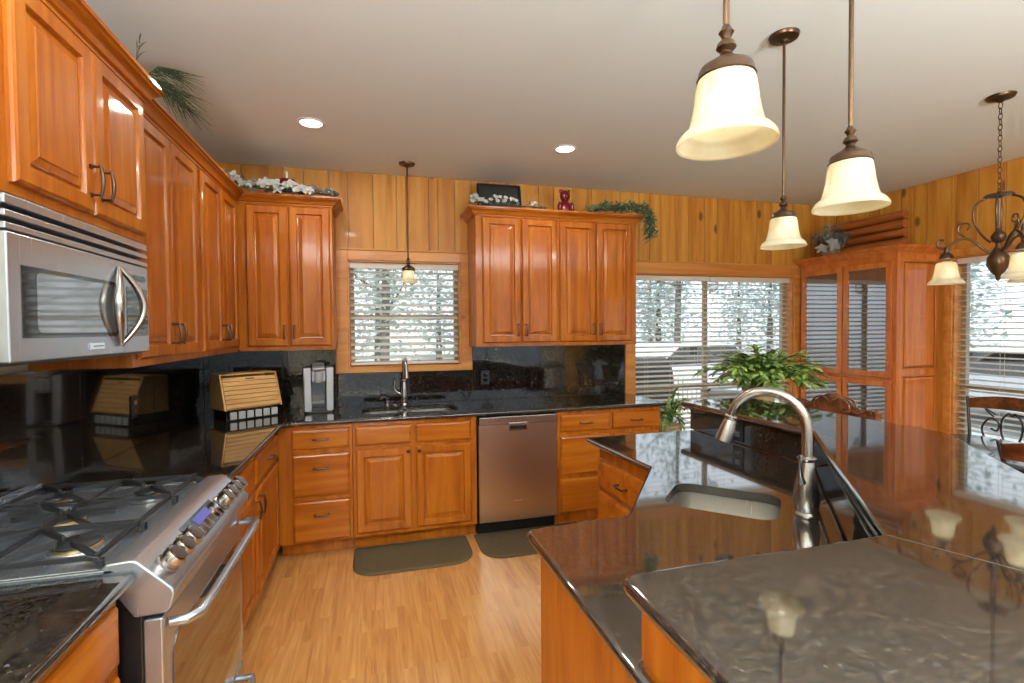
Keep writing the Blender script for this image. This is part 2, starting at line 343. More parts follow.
def cabinet(name, label, cat, loc, rz, w_, d, z0, z1, doors=(), drawers=(), toe=0, crownpath=None, mat=None, matx=None, group=None, rail=.0, hollow=False):
    mat = mat or M_cab; matx = matx or M_cabx
    t = thing(name, label, cat, loc, rz, group); b = MB()
    if hollow:
        o_ = [(0, -d), (w_, -d), (w_, -.004), (0, -.004)]; i_ = inset(o_, .018)
        b.loft([[V((x, y, z)) for x, y in q] for q, z in ((o_, z0+toe), (o_, z1), (i_, z1), (i_, z0+toe+.018))])
    else: b.box(0, w_, -d, -.004, z0+toe, z1)
    if toe: b.box(0, w_, -d+.075, -.01, z0+.002, z0+toe)
    if crownpath: b.box(0, w_, -d, 0, z1, z1+.012)
    b.build('body', mat, t, bevel=.0025, world=False)
    if crownpath: c = MB(); crown(c, crownpath, z1-.004); c.build('crown_molding', matx, t, smooth=True, world=False)
    for (x0, x1, a, b_, hx, hz) in doors:
        mb = MB(); panel(mb, x0, x1, a, b_, -d-.019, DOOR); o = mb.build('door', mat, t, world=False)
        if hx is not None: pull(o, x0+.028 if hx < 0 else x1-.028, hz, -d-.019, True)
    for (x0, x1, a, b_, h) in drawers:
        mb = MB(); panel(mb, x0, x1, a, b_, -d-.019, DRAW); o = mb.build('drawer', matx, t, world=False)
        if h: pull(o, (x0+x1)/2, (a+b_)/2 if b_-a < .2 else b_-.09, -d-.019, False)
    return t

# ------------------------------------------------------------------ room shell
fl = MB(); fl.box(-.2, RX+.2, RY-.2, .2, -.1, 0); struct(fl.build('floor', M_floor))
b = MB(); b.box(.05, RX-.05, RY+.03, -4.75, .001, .014); tag(b.build('bounce_rug', plain('pale_bounce_rug', lin(226, 224, 218), .95), bevel=.005), 'added pale rug bouncing daylight up to the ceiling, on the floor of the sitting area behind the camera', 'rug')  # unseen rug added as a neutral reflector for the ceiling
ce = MB(); ce.box(-.2, RX+.2, RY-.2, .2, CZ, CZ+.15); struct(ce.build('ceiling', M_ceil))
def wall_boxes(mb, u0, u1, z1, openings, fn, z0=0):
    us = sorted({u0, u1} | {o[0] for o in openings} | {o[1] for o in openings})
    for a, b in zip(us, us[1:]):
        op = sorted([(o[2], o[3]) for o in openings if o[0] <= a+1e-6 and o[1] >= b-1e-6]); z = z0
        for p, q in op:
            if p > z: fn(mb, a, b, z, p)
            z = q
        if z < z1: fn(mb, a, b, z, z1)
def boards(mb, u0, u1, z1, openings, fn, seed):
    rnd = random.Random(seed); u = u0
    while u < u1-.001:
        w_ = rnd.choice([.075, .11, .14, .14, .18, .19]); b = min(u+w_, u1)
        cuts = [a for a in sorted({u, b} | {o[k] for o in openings for k in (0, 1) if u < o[k] < b})]
        for a, c in zip(cuts, cuts[1:]):
            z = 0
            for o in sorted([o for o in openings if o[0] <= a+1e-6 and o[1] >= c-1e-6], key=lambda o: o[2]):
                if o[2] > z: fn(mb, a+(.0018 if a == u else 0), c-(.0018 if c == b else 0), z, o[2])
                z = o[3]
            if z < z1: fn(mb, a+(.0018 if a == u else 0), c-(.0018 if c == b else 0), z, z1)
        u = b
W1 = (1.028, 1.922, 1.207, 2.058); W2 = (3.53, 5.32, .32, 2.01); W3 = (-2.95, -1.10, .32, 2.07); W3b = (-6.4, -4.0, .32, 2.07); W4 = (.5, 5.3, .08, 2.35)
mb = MB(); wall_boxes(mb, -.2, RX+.2, CZ, [W1, W2], lambda m_, a, b, c, d: m_.box(a, b, .016, .16, c, d))
bd = MB(); boards(bd, 0, RX, CZ-.002, [W1, W2], lambda m_, a, b, c, d: m_.box(a, b, 0, .015, c, d), 3)
wb = struct(mb.build('wall_back', M_wallp)); bo = bd.build('pine_boards', M_pine, wb, bevel=.003, seg=1)
mb = MB(); wall_boxes(mb, RY-.2, 0.0, CZ, [W3, W3b], lambda m_, a, b, c, d: m_.box(RX+.016, RX+.16, a, b, c, d))
bd = MB(); boards(bd, RY, 0, CZ-.002, [W3, W3b], lambda m_, a, b, c, d: m_.box(RX, RX+.015, a, b, c, d), 5)
wr = struct(mb.build('wall_right', M_wallp)); bd.build('pine_boards', M_pine, wr, bevel=.003, seg=1)
mb = MB(); mb.box(-.16, 0, RY-.2, 0, 0, CZ); struct(mb.build('wall_left', M_wallp))
mb = MB(); wall_boxes(mb, 0, RX, CZ, [W4], lambda m_, a, b, c, d: m_.box(a, b, RY-.16, RY, c, d)); struct(mb.build('wall_front', M_wallp))
# casings and windows ------------------------------------------------
def frame_boxes(mb, fn, a, b, c, d, w_, lo, hi):
    s_, l_, t_ = w_ if isinstance(w_, tuple) else (w_, w_, w_)
    fn(mb, a-s_, a, c-l_, d+t_, lo, hi); fn(mb, b, b+s_, c-l_, d+t_, lo, hi); fn(mb, a, b, d, d+t_, lo, hi); fn(mb, a, b, c-l_, c, lo, hi)
fb = lambda m_, a, b, c, d, lo, hi: m_.box(a, b, lo, hi, c, d)          # back wall: depth = y
fr_ = lambda m_, a, b, c, d, lo, hi: m_.box(lo, hi, a, b, c, d)          # right wall: depth = x
def window(idx, W_, fn, inner, sgn, mull, rail, casing, matt=M_pinetrim, frame=M_almond):
    """inner = wall plane coordinate, sgn = direction outwards"""
    rt = bpy.data.objects.new('window_%d' % idx, None); col.objects.link(rt); rt['kind'] = 'structure'
    a, b, c, d = W_; lo = lambda p, q: (min(inner+sgn*p, inner+sgn*q), max(inner+sgn*p, inner+sgn*q))
    if casing:
        m_ = MB(); frame_boxes(m_, fn, a, b, c, d, casing, *lo(-.018, 0)); m_.build('casing', matt, rt, bevel=.003)
        m_ = MB(); t = .012
        fn(m_, a, a+t, c, d, *lo(-.001, .10)); fn(m_, b-t, b, c, d, *lo(-.001, .10)); fn(m_, a, b, d-t, d, *lo(-.001, .10)); fn(m_, a, b, c, c+t, *lo(-.02, .10)); m_.build('jamb_lining', matt, rt)
    m_ = MB(); frame_boxes(m_, fn, a+.045, b-.045, c+.045, d-.045, .04, *lo(.085, .13))
    for q in mull: fn(m_, q-.022, q+.022, c+.03, d-.03, *lo(.09, .125))
    for q in rail: fn(m_, a+.03, b-.03, q-.02, q+.02, *lo(.088, .127))
    m_.build('sash_frame', frame, rt, bevel=.003)
    m_ = MB(); fn(m_, a+.03, b-.03, c+.03, d-.03, *lo(.106, .110)); m_.build('glass_pane', M_glass, rt)
    return rt
window(1, W1, fb, 0, 1, [], [1.61], (.09, .038, .075))
window(2, W2, fb, 0, 1, [4.36], [.94], .10)
window(3, W3, fr_, RX, 1, [-2.02], [1.0], .06)
window(4, W3b, fr_, RX, 1, [-5.2], [1.0], .06)
window(5, W4, fb, RY, -1, [1.7, 2.9, 4.1], [], .09, M_white, M_white)  # unseen window wall behind the camera, enlarged to let in more daylight
tr = MB(); tr.box(3.43, 5.36, -.020, 0, 2.11, 2.125); tr.box(2.02, 3.43, -.016, 0, 2.10, 2.125)
tr.box(.935, 2.01, -.02, 0, 2.135, 2.15); struct(tr.build('trim_1', M_pinetrim, bevel=.003))
bb = MB(); bb.box(3.45, 5.38, -.016, 0, 0, .09); struct(bb.build('baseboard_back', M_pinetrim, bevel=.003))
bb = MB(); bb.box(RX-.016, RX, RY, -1.01, 0, .09); struct(bb.build('baseboard_right', M_pinetrim, bevel=.003))

def blind(name, label, axis, a, b, c, d, plane, inward, tilt, pitch=.046, mat=M_cream, tassel=None, ladders=2):
    """horizontal slat blind hung at depth plane; inward = unit direction into the room"""
    rt = thing(name, label, 'blind', ((a+b)/2, plane, d) if axis == 'x' else (plane, (a+b)/2, d), 0, 'slatted window blinds')
    U = V((1, 0, 0)) if axis == 'x' else V((0, 1, 0)); I = V(inward); P = (lambda u, z, o=0: (V((u, plane, z)) if axis == 'x' else V((plane, u, z))) + I*o)
    m_ = MB(); m_.obox(P((a+b)/2, d-.024, 0), U, I, (0, 0, 1), (b-a)/2, .024, .022); m_.build('headrail', mat, rt, bevel=.003)
    m_ = MB(); z = d-.075; ct, st = math.cos(tilt), math.sin(tilt)
    while z > c+.04:
        m_.obox(P((a+b)/2, z), U, I*ct+V((0, 0, -st)), V((0, 0, ct))+I*st, (b-a)/2-.004, .0245, .0014); z -= pitch
    m_.build('slats', M_slat, rt)
    m_ = MB(); m_.obox(P((a+b)/2, c+.016), U, I, (0, 0, 1), (b-a)/2-.004, .024, .009); m_.build('bottom_rail', mat, rt, bevel=.003)
    n = ladders
    for i in range(n):
        m_ = MB()
        u = a+(b-a)*(i+.5)/n if n > 2 else (a+.12 if i == 0 else b-.12)
        for o in (-.025, .025): m_.obox(P(u, (c+d)/2, o), U, I, (0, 0, 1), .0009, .0009, (d-c)/2-.02)
        m_.build('ladder_cord', mat, rt)
    if tassel:
        u, z1 = tassel; m_ = MB(); m_.tube([P(u, d-.05, .03), P(u, z1+.03, .032)], .0012, 6); m_.build('pull_cord', mat, rt)
        m_ = MB(); m_.lathe([(.002, .035), (.004, .03), (.008, .004), (.007, 0)], P(u, z1, .032), 10); m_.build('tassel', M_bamboo, rt, smooth=True)
    return rt
blind('window_blind', 'small cream slatted blind in the window above the double sink', 'x', W1[0]+.014, W1[1]-.014, W1[2]+.014, W1[3]-.013, .045, (0, -1, 0), .42, pitch=.0525, tassel=(1.14, 1.03))
blind('window_blind', 'wide cream slatted blind in the left half of the big window behind the island', 'x', W2[0]+.014, 4.355, W2[2]+.014, W2[3]-.013, .045, (0, -1, 0), .25, ladders=3)
blind('window_blind', 'cream slatted blind in the right half of the big window, beside the curio cabinet', 'x', 4.365, W2[1]-.014, W2[2]+.014, W2[3]-.013, .045, (0, -1, 0), .25, ladders=3)
blind('window_blind', 'cream slatted blind on the dining window right of the curio cabinet', 'y', W3[0]+.014, W3[1]-.014, W3[2]+.014, W3[3]-.013, RX+.045, (-1, 0, 0), .15, ladders=3)
blind('window_blind', 'cream slatted blind on the far dining window seen in the microwave reflection', 'y', W3b[0]+.014, W3b[1]-.014, W3b[2]+.014, W3b[3]-.013, RX+.045, (-1, 0, 0), .15, ladders=3)

# ------------------------------------------------------------------ wall cabinets
UB, UT = 1.368, 2.385; D = .33
LW = PI/2   # cabinets on the left wall face +x
def two(w_, z0, z1, hz, m_=.008, st=.03): 
    h = w_/2; return [(st, h-.004, z0, z1, 1, hz), (h+.004, w_-st, z0, z1, -1, hz)]
# over the microwave (deeper)
cabinet('wall_cabinet', 'deep two-door wooden wall cabinet directly above the microwave', 'cabinet', (0, -2.668, 0), LW, .776, .385, 1.84, UT,
        two(.776, 1.868, UT-.012, 1.965, st=.030), crownpath=[(0, 0), (0, -.385), (.776, -.385), (.776, -.33)], group='wall cabinets')
cabinet('wall_cabinet', 'tall two-door wooden wall cabinet just right of the microwave', 'cabinet', (0, -1.892, 0), LW, .76, D, UB, UT,
        two(.76, UB+.03, UT-.012, UB+.13), crownpath=[(0, -D), (.76, -D)], group='wall cabinets')
cabinet('wall_cabinet', 'tall two-door wooden wall cabinet on the left wall next to the corner', 'cabinet', (0, -1.132, 0), LW, .782, D, UB, UT,
        two(.782, UB+.03, UT-.012, UB+.13, st=.04), crownpath=[(0, -D), (.782+.0, -D)], group='wall cabinets')
cabinet('wall_cabinet', 'two-door wooden wall cabinet in the corner left of the small window', 'cabinet', (0.332, 0, 0), 0, .613, D, UB, UT,
        [(.055, .318, UB+.03, UT-.012, 1, UB+.13), (.326, .598, UB+.03, UT-.012, -1, UB+.13)], crownpath=[(0, -D), (.613, -D), (.613, 0)], group='wall cabinets')
cabinet('wall_cabinet', 'two-door wooden wall cabinet just right of the small window', 'cabinet', (1.985, 0, 0), 0, .673, D, UB, UT,
        [(.052, .361, UB+.03, UT-.012, 1, UB+.13), (.369, .667, UB+.03, UT-.012, -1, UB+.13)], crownpath=[(0, 0), (0, -D), (.673, -D)], group='wall cabinets')
cabinet('wall_cabinet', 'two-door wooden wall cabinet hanging beside the big window', 'cabinet', (2.658, 0, 0), 0, .705, D, UB, UT,
        [(.012, .330, UB+.03, UT-.012, 1, UB+.13), (.338, .655, UB+.03, UT-.012, -1, UB+.13)], crownpath=[(0, -D), (.705, -D), (.705, 0)], group='wall cabinets')

# ------------------------------------------------------------------ base cabinets
BZ = .884; BD = .61
cabinet('base_cabinet', 'wooden base cabinet under the counter at the near side of the range', 'cabinet', (0, -3.75, 0), LW, 1.045, BD, 0, BZ,
        [(.02, .51, .13, .68, 1, .6), (.53, 1.02, .13, .68, -1, .6)], [(.02, .51, .71, .85, 1), (.53, 1.02, .71, .85, 1)], .1, group='base cabinets')
cabinet('base_cabinet', 'narrow wooden base cabinet beside the far side of the range', 'cabinet', (0, -1.918, 0), LW, .6, BD, 0, BZ,
        [(.02, .58, .13, .68, 1, .60)], [(.02, .58, .71, .85, 0)], .1, group='base cabinets')
cabinet('base_cabinet', 'wooden base cabinet on the left wall at the inside corner', 'cabinet', (0, -1.318, 0), LW, .66, BD, 0, BZ,
        [(.02, .62, .13, .68, -1, .60)], [(.02, .62, .71, .85, 1)], .1, group='base cabinets')
cabinet('base_cabinet', 'three-drawer wooden base cabinet left of the double sink', 'cabinet', (.612, 0, 0), 0, .458, BD, 0, BZ, [],
        [(.085, .44, .725, .855, 1), (.085, .44, .41, .69, 1), (.085, .44, .115, .38, 1)], .1, group='base cabinets')
t = cabinet('base_cabinet', 'double sink base cabinet with two doors under the small window', 'cabinet', (1.072, 0, 0), 0, .850, BD, 0, BZ,
        [], [(.02, .388, .725, .855, 0), (.42, .808, .725, .855, 0)], .1, group='base cabinets', hollow=True)
for (x0, x1, kx) in ((.02, .388, .366), (.42, .808, .442)):
    mb = MB(); panel(mb, x0, x1, .13, .70, -BD-.019, DOOR); o = mb.build('door', M_cab, t, world=False)
    k = MB(); k.lathe([(.006, 0), (.005, .012), (.012, .018), (.013, .024), (.008, .030)], (kx, -BD-.019, .672), 12, (0, -1, 0)); k.build('knob', M_pull, o, smooth=True, world=False)
cabinet('base_cabinet', 'three-drawer wooden base cabinet just right of the dishwasher', 'cabinet', (2.540, 0, 0), 0, .44, BD, 0, BZ, [],
        [(.025, .425, .725, .855, 1), (.025, .425, .40, .69, 0), (.025, .425, .115, .37, 0)], .1, group='base cabinets')
cabinet('base_cabinet', 'end base cabinet with one drawer beside the big window', 'cabinet', (2.98, 0, 0), 0, .44, BD, 0, BZ,
        [(.015, .415, .13, .69, -1, .62)], [(.015, .415, .725, .855, 1)], .1, group='base cabinets')

# ------------------------------------------------------------------ dishwasher
t = thing('dishwasher', 'stainless steel dishwasher under the counter right of the sink', 'dishwasher', (1.93, -.61, 0))
b = MB(); b.box(1.934, 2.532, -.58, -.06, .10, .876); b.build('tub_body', M_black, t)
b = MB(); b.box(1.934, 2.532, -.555, -.5, .0, .112); b.build('toe_panel', M_black, t)
b = MB(); x0, x1, z0, z1 = 1.936, 2.530, .108, .812; n = 14
b.loft([[V((x, -.600 if e else (-.628-.006*math.sin(PI*(x-x0)/(x1-x0))), z)) for x, e in [(x0+(x1-x0)*i/n, 0) for i in range(n+1)]+[(x1, 1), (x0, 1)]] for z in (z0, z1)])
b.build('door', M_steelv, t, smooth=True)
b = MB(); b.box(1.936, 2.530, -.640, -.59, .815, .872); b.build('control_strip', M_steel, t, bevel=.004)
b = MB(); b.box(2.155, 2.295, -.6455, -.625, .768, .826); o = b.build('pocket_handle', M_steel, t, bevel=.004)
b = MB(); b.box(2.164, 2.286, -.6475, -.640, .778, .806); b.build('pocket_recess', M_black, o, bevel=.002)
b = MB(); b.box(2.192, 2.262, -.6375, -.630, .247, .257); b.build('badge', M_chrome, t, bevel=.001)

# ------------------------------------------------------------------ worktops and splashes
CT = .914
def arcpoly(*p): return list(p)
sinkL = rounded([(1.135, -.475), (1.135, -.175), (1.40, -.175), (1.43, -.235), (1.43, -.415), (1.40, -.475)], [.07, .07, .05, .03, .03, .05])
sinkR = rounded([(1.465, -.455), (1.465, -.195), (1.50, -.165), (1.80, -.165), (1.80, -.475), (1.50, -.475)], [.03, .03, .04, .07, .07, .04])
mainhole = rounded([(1.13, -.48), (1.13, -.17), (1.82, -.17), (1.82, -.48)], .09, 8)
out = [(.002, -.002), (.002, -1.916), (.648, -1.916), (.648, -.70), (.70, -.648), (3.45, -.648), (3.45, -.002)]
t = thing('worktop', 'L-shaped black granite worktop wrapping the corner from range to big window', 'countertop', (.0, 0, BZ))
slab(out, BZ+.001, CT, [mainhole]).build('granite_slab', M_gran, t, smooth=True)
t = thing('worktop', 'black granite worktop in the lower left at the near side of the range', 'countertop', (0, -3.75, BZ))
slab([(.002, -3.77), (.648, -3.77), (.648, -2.700), (.002, -2.700)], BZ+.001, CT).build('granite_slab', M_gran, t, smooth=True)
b = MB()
for y0, y1 in ((-3.77, -3.10), (-3.097, -2.372), (-2.369, -1.60), (-1.597, -.87), (-.867, -.022)): b.box(.001, .02, y0, y1, CT+.001, UB-.002)
tag(b.build('backsplash', M_splash, bevel=.001), 'polished black granite backsplash along the left wall behind the range', 'backsplash')
b = MB(); b.box(.022, .55, -.02, -.001, CT+.001, UB-.002); b.box(.553, .93, -.02, -.001, CT+.001, UB-.002)
b.box(.932, 2.012, -.0205, -.001, CT+.001, 1.167); b.box(2.015, 2.60, -.02, -.001, CT+.001, UB-.002); b.box(2.603, 3.42, -.02, -.001, CT+.001, UB-.002)
tag(b.build('backsplash', M_splash, bevel=.001), 'polished black granite backsplash on the back wall around the double sink', 'backsplash')

def bowl(mb, outline, z_top, depth, r=.03):
    L = []; cx = sum(p[0] for p in outline)/len(outline); cy = sum(p[1] for p in outline)/len(outline)
    for k, (ins, dz) in enumerate([(-.012, 0), (0, -.001), (.002, -depth*.85), (.010, -depth*.96), (.03, -depth)]):
        L.append([V((x, y, z_top+dz)) for x, y in inset(outline, ins)])
    n = len(outline); vs = [p for q in L for p in q]; fs = []
    for i in range(len(L)-1):
        for j in range(n): k = (j+1) % n; fs.append((i*n+j, i*n+k, (i+1)*n+k, (i+1)*n+j))
    fs.append(tuple((len(L)-1)*n+j for j in range(n))); mb.add(vs, fs)
def drain(parent, c):
    d = MB(); d.lathe([(.045, 0), (.045, .003), (.036, .004), (.03, -.002), (.0, -.002)], c, 20); d.build('drain', M_chrome, parent, smooth=True)
t = thing('kitchen_sink', 'double-bowl stainless undermount sink below the small window', 'sink', (1.47, -.33, .70))
for o_, c in ((sinkL, (1.28, -.32, .727)), (sinkR, (1.64, -.32, .727))):
    b = MB(); bowl(b, o_, BZ-.001, .16); o = b.build('bowl', M_steel, t, smooth=True); drain(o, c)
b = MB(); b.box(1.425, 1.472, -.44, -.21, .84, .882); b.build('divider', M_steel, t, bevel=.008)

# island
IA, IB = V((2.985, -2.46)), V((2.225, -3.33))
low = [(1.645, -3.62), (1.672, -3.62), (1.672, -3.345), (2.215, -3.345), (2.995, -2.455), (2.995, -1.625), (2.315, -1.63), (2.345, -2.24), (1.99, -2.70), (1.645, -2.72)]
cx, cy = 2.365, -2.675; e1 = V((.70, -.714)); e2 = V((.714, .70))
ps = [V((cx, cy))+e1*a*.175+e2*b_*.135 for a, b_ in ((-1, -1), (1, -1), (1, 1), (-1, 1))]
psink = rounded([tuple(p) for p in ps], .07, 8)
low_r = rounded(low, [.0, 0, 0, 0, 0, 0, .02, .03, .03, .03], 4)
t = thing('worktop', 'lower black granite island worktop holding the small prep sink', 'countertop', (2.3, -2.5, BZ))
slab(low_r, BZ+.001, CT, [psink]).build('granite_slab', M_isl, t, smooth=True)
t = thing('prep_sink', 'small stainless prep sink set into the island worktop', 'sink', (cx, cy, .72))
b = MB(); bowl(b, psink, BZ-.001, .16); o = b.build('bowl', M_steel, t, smooth=True); drain(o, (cx, cy, .727))
t = thing('island_cabinet', 'wooden island base cabinet with drawers facing the dishwasher', 'cabinet', (2.36, -1.66, 0))
body = [(1.68, -2.755), (2.01, -2.755), (2.385, -2.27), (2.385, -1.665), (2.99, -1.665), (2.99, -2.45), (2.22, -3.35), (1.68, -3.35)]
b = MB(); ib = inset(body, .018); b.loft([[V((x, y, z)) for x, y in q] for q, z in ((body, .10), (body, BZ), (ib, BZ), (ib, .12))]); b.build('body', M_cab, t, bevel=.002)
b = MB(); b.prism(inset(body, .07), .001, .11); b.build('toe_base', M_cab, t)
ih = bpy.data.objects.new('drawer_bank', None); 
def islandfront(a, b_, z0, z1, h):   # front facing -x at x = 2.366
    mb = MB(); panel(mb, 0, a-b_, z0, z1, -.019, DRAW)
    mb.v = [(2.385+y, a-x, z) for x, y, z in mb.v]; o = mb.build('drawer', M_cabx, t)
    if h:
        hb = MB(); yy = (a+b_)/2; zz = (z0+z1)/2; n = 9
        hb.tube([(2.366-.026-.007*math.sin(PI*i/8), yy+(i/8-.5)*.1, zz) for i in range(9)], [.0038+.0022*math.sin(PI*i/8) for i in range(9)], 8)
        for e in (-.0425, .0425): hb.tube([(2.366, yy+e, zz), (2.362, yy+e, zz), (2.36, yy+e, zz), (2.338, yy+e, zz)], [.008, .007, .004, .004], 8)
        q = hb.build('handle', M_pull, o, smooth=True, world=False); q.location = -V(t.location)
for z0, z1, h in ((.66, .812, 1), (.40, .635, 1), (.13, .375, 1)): islandfront(-1.675, -2.245, z0, z1, h)
# knee wall, riser, bar
t = thing('bar_support', 'wooden half-height base carrying the raised granite bar', 'bar support', (2.6, -3, 0))
kn = [(1.675, -3.331), (1.698, -3.331), (1.698, -3.352), (2.235, -3.352), (3.018, -2.462), (3.018, -1.60), (3.20, -1.60), (3.20, -2.53), (2.35, -3.62), (1.675, -3.62)]
b = MB(); b.prism(kn, .001, 1.037); b.build('support_panel', M_cab, t, bevel=.003)
b = MB(); b.prism([(2.996, -1.60), (3.016, -1.60), (3.016, -2.465), (2.2365, -3.350), (1.70, -3.350), (1.70, -3.330), (2.222, -3.330), (2.996, -2.447)], CT+.001, 1.038)
tag(b.build('splash_riser', M_splash, bevel=.001), 'low black granite riser between the island worktop and the raised bar', 'backsplash')
t = thing('bar_worktop', 'raised polished black granite bar top wrapping round the island', 'countertop', (2.6, -3, 1.04))
bar_out = [(1.632, -3.325), (1.632, -3.83), (2.444, -3.83), (3.455, -2.655), (3.455, -1.545), (2.955, -1.545), (2.965, -2.468), (2.235, -3.325)]
slab(rounded(bar_out, [.03, .04, 0, .03, .03, .03, 0, 0], 5), 1.039, 1.071).build('granite_slab', M_isl, t, smooth=True)
p0, p1 = V((2.242, -3.338, 1.0711)), V((2.44, -3.815, 1.0711)); dd_ = (p1-p0).normalized()
b = MB(); b.obox((p0+p1)/2, dd_, V((-dd_.y, dd_.x, 0)), (0, 0, 1), (p1-p0).length/2, .0012, .0003); b.build('joint_line', plain('granite_joint_filler', (.10, .08, .06, 1), .3), t)

# outlets (black plates)
def outlet(label, c, Nn, R_):
    c, Nn, R_ = V(c), V(Nn), V(R_); t = thing('wall_outlet', label, 'outlet', c, group='black wall outlets'); b = MB(); b.obox(c+Nn*.003, R_, Nn, (0, 0, 1), .036, .003, .058); b.build('cover_plate', M_black, t, bevel=.002)
    b = MB()
    for s in (-.021, .021): b.obox(c+Nn*.007+V((0, 0, s)), R_, Nn, (0, 0, 1), .017, .0015, .014)
    b.build('socket', M_blackgloss, t, bevel=.003)
outlet('black outlet plate on the backsplash between small window and right wall cabinets', (2.12, -.0205, 1.10), (0, -1, 0), (1, 0, 0))
outlet('black outlet plate on the left wall backsplash near the bread box', (.0205, -1.12, 1.12), (1, 0, 0), (0, 1, 0))
outlet('black outlet plate on the island riser behind the arched faucet', (2.9955, -2.0, .985), (-1, 0, 0), (0, 1, 0))

# ------------------------------------------------------------------ faucets
def arc_pts(base, h, reach, d, drop, n=18):
    """vertical riser then a semicircular arch towards d"""
    base, d = V(base), V(d).normalized(); r = reach/2; pts = [base, base+V((0, 0, h*.5)), base+V((0, 0, h))]
    for i in range(1, n+1):
        a = PI*i/n*.94; pts.append(base+V((0, 0, h+r*math.sin(a)))+d*(r-r*math.cos(a)))
    return pts
t = thing('prep_faucet', 'tall arched brushed nickel pull-down faucet on the island', 'faucet', (2.515, -2.865, CT))
bx_, by_ = 2.522, -2.868; dd = V((-.60, .80, 0)).normalized()
b = MB(); b.lathe([(.036, 0), (.037, .006), (.031, .012), (.034, .02), (.037, .045), (.036, .075), (.030, .11), (.024, .148), (.021, .168), (.027, .173), (.028, .179), (.020, .185)], (bx_, by_, CT+.001), 28); b.build('body', M_nickel, t, smooth=True)
P = arc_pts((bx_, by_, CT+.18), .088, .225, dd, 0, 20); b = MB(); b.tube(P, .0155, 16); b.build('spout', M_nickel, t, smooth=True)
tip = P[-1]; tdir = (P[-1]-P[-2]).normalized(); b = MB(); b.lathe([(.0165, -.004), (.021, 0), (.021, .008), (.018, .012), (.021, .02), (.028, .06), (.032, .085), (.026, .089)], tip, 24, tdir); b.build('spray_head', M_nickel, t, smooth=True)
sd = V((-.9, -.35, 0)).normalized(); b = MB(); c0 = V((bx_, by_, CT+.11)); b.tube([c0, c0+sd*.032, c0+sd*.036+V((0, 0, .01)), c0+sd*.044+V((0, 0, .03)), c0+sd*.046+V((0, 0, .06)), c0+sd*.042+V((0, 0, .085))], [.012, .011, .009, .006, .0055, .007], 12); b.build('lever', M_nickel, t, smooth=True)
t = thing('sink_faucet', 'brushed nickel faucet standing behind the double sink', 'faucet', (1.445, -.09, CT))
b = MB(); b.lathe([(.030, 0), (.030, .006), (.025, .012), (.029, .03), (.029, .08), (.022, .15), (.018, .18), (.023, .186), (.023, .192), (.016, .198)], (1.445, -.09, CT+.001), 22); b.build('body', M_nickel, t, smooth=True)
P = arc_pts((1.445, -.09, CT+.19), .095, .17, (.05, -1, 0), 0, 16); b = MB(); b.tube(P, .014, 14); b.build('spout', M_nickel, t, smooth=True)
tdir = (P[-1]-P[-2]).normalized(); b = MB(); b.lathe([(.014, -.004), (.016, .004), (.015, .012), (.02, .05), (.021, .08), (.017, .083)], P[-1], 20, tdir); b.build('spray_head', M_nickel, t, smooth=True)
c0 = V((1.425, -.09, CT+.08)); b = MB(); b.tube([c0, c0+V((-.02, 0, .012)), c0+V((-.045, 0, .03)), c0+V((-.058, 0, .06)), c0+V((-.05, 0, .09)), c0+V((-.052, 0, .115))], [.011, .010, .008, .006, .006, .007], 12); b.build('lever', M_nickel, t, smooth=True)
t = thing('soap_dispenser', 'little nickel soap dispenser left of the sink faucet', 'soap dispenser', (1.315, -.10, CT))
b = MB(); b.lathe([(.019, 0), (.019, .005), (.012, .01), (.011, .04), (.015, .045), (.015, .055), (.008, .06)], (1.315, -.10, CT+.001), 18); b.build('pump_body', M_nickel, t, smooth=True)
b = MB(); b.tube([(1.315, -.10, CT+.055), (1.30, -.11, CT+.068), (1.275, -.125, CT+.068), (1.262, -.133, CT+.056)], [.007, .006, .005, .005], 10); b.build('nozzle', M_nickel, t, smooth=True)
t = tag(MB().lathe([(.022, 0), (.022, .006), (.014, .012), (.0, .013)], (1.375, -.10, CT+.001), 18).build('faucet_hole_cap', M_nickel, smooth=True), 'low round nickel cap between soap dispenser and sink faucet', 'cap')

# ------------------------------------------------------------------ range
RY0, RY1 = -2.690, -1.926
t = thing('gas_range', 'stainless slide-in gas range with black grates on the left wall', 'stove', (.35, (RY0+RY1)/2, 0))
b = MB(); b.box(.03, .655, RY0+.004, RY1-.004, .03, .90); b.build('body', M_black, t, bevel=.003)
b = MB(); b.box(.03, .64, RY0+.002, RY1-.002, .90, .918); b.box(.055, .575, RY0+.02, RY1-.02, .916, .921); b.build('cooktop', M_steell, t, bevel=.004)
for y in (RY0-.003, RY1-.007): b = MB(); b.box(.03, .60, y, y+.010, .914, .924); b.build('edge_trim', M_steell, t, bevel=.002)
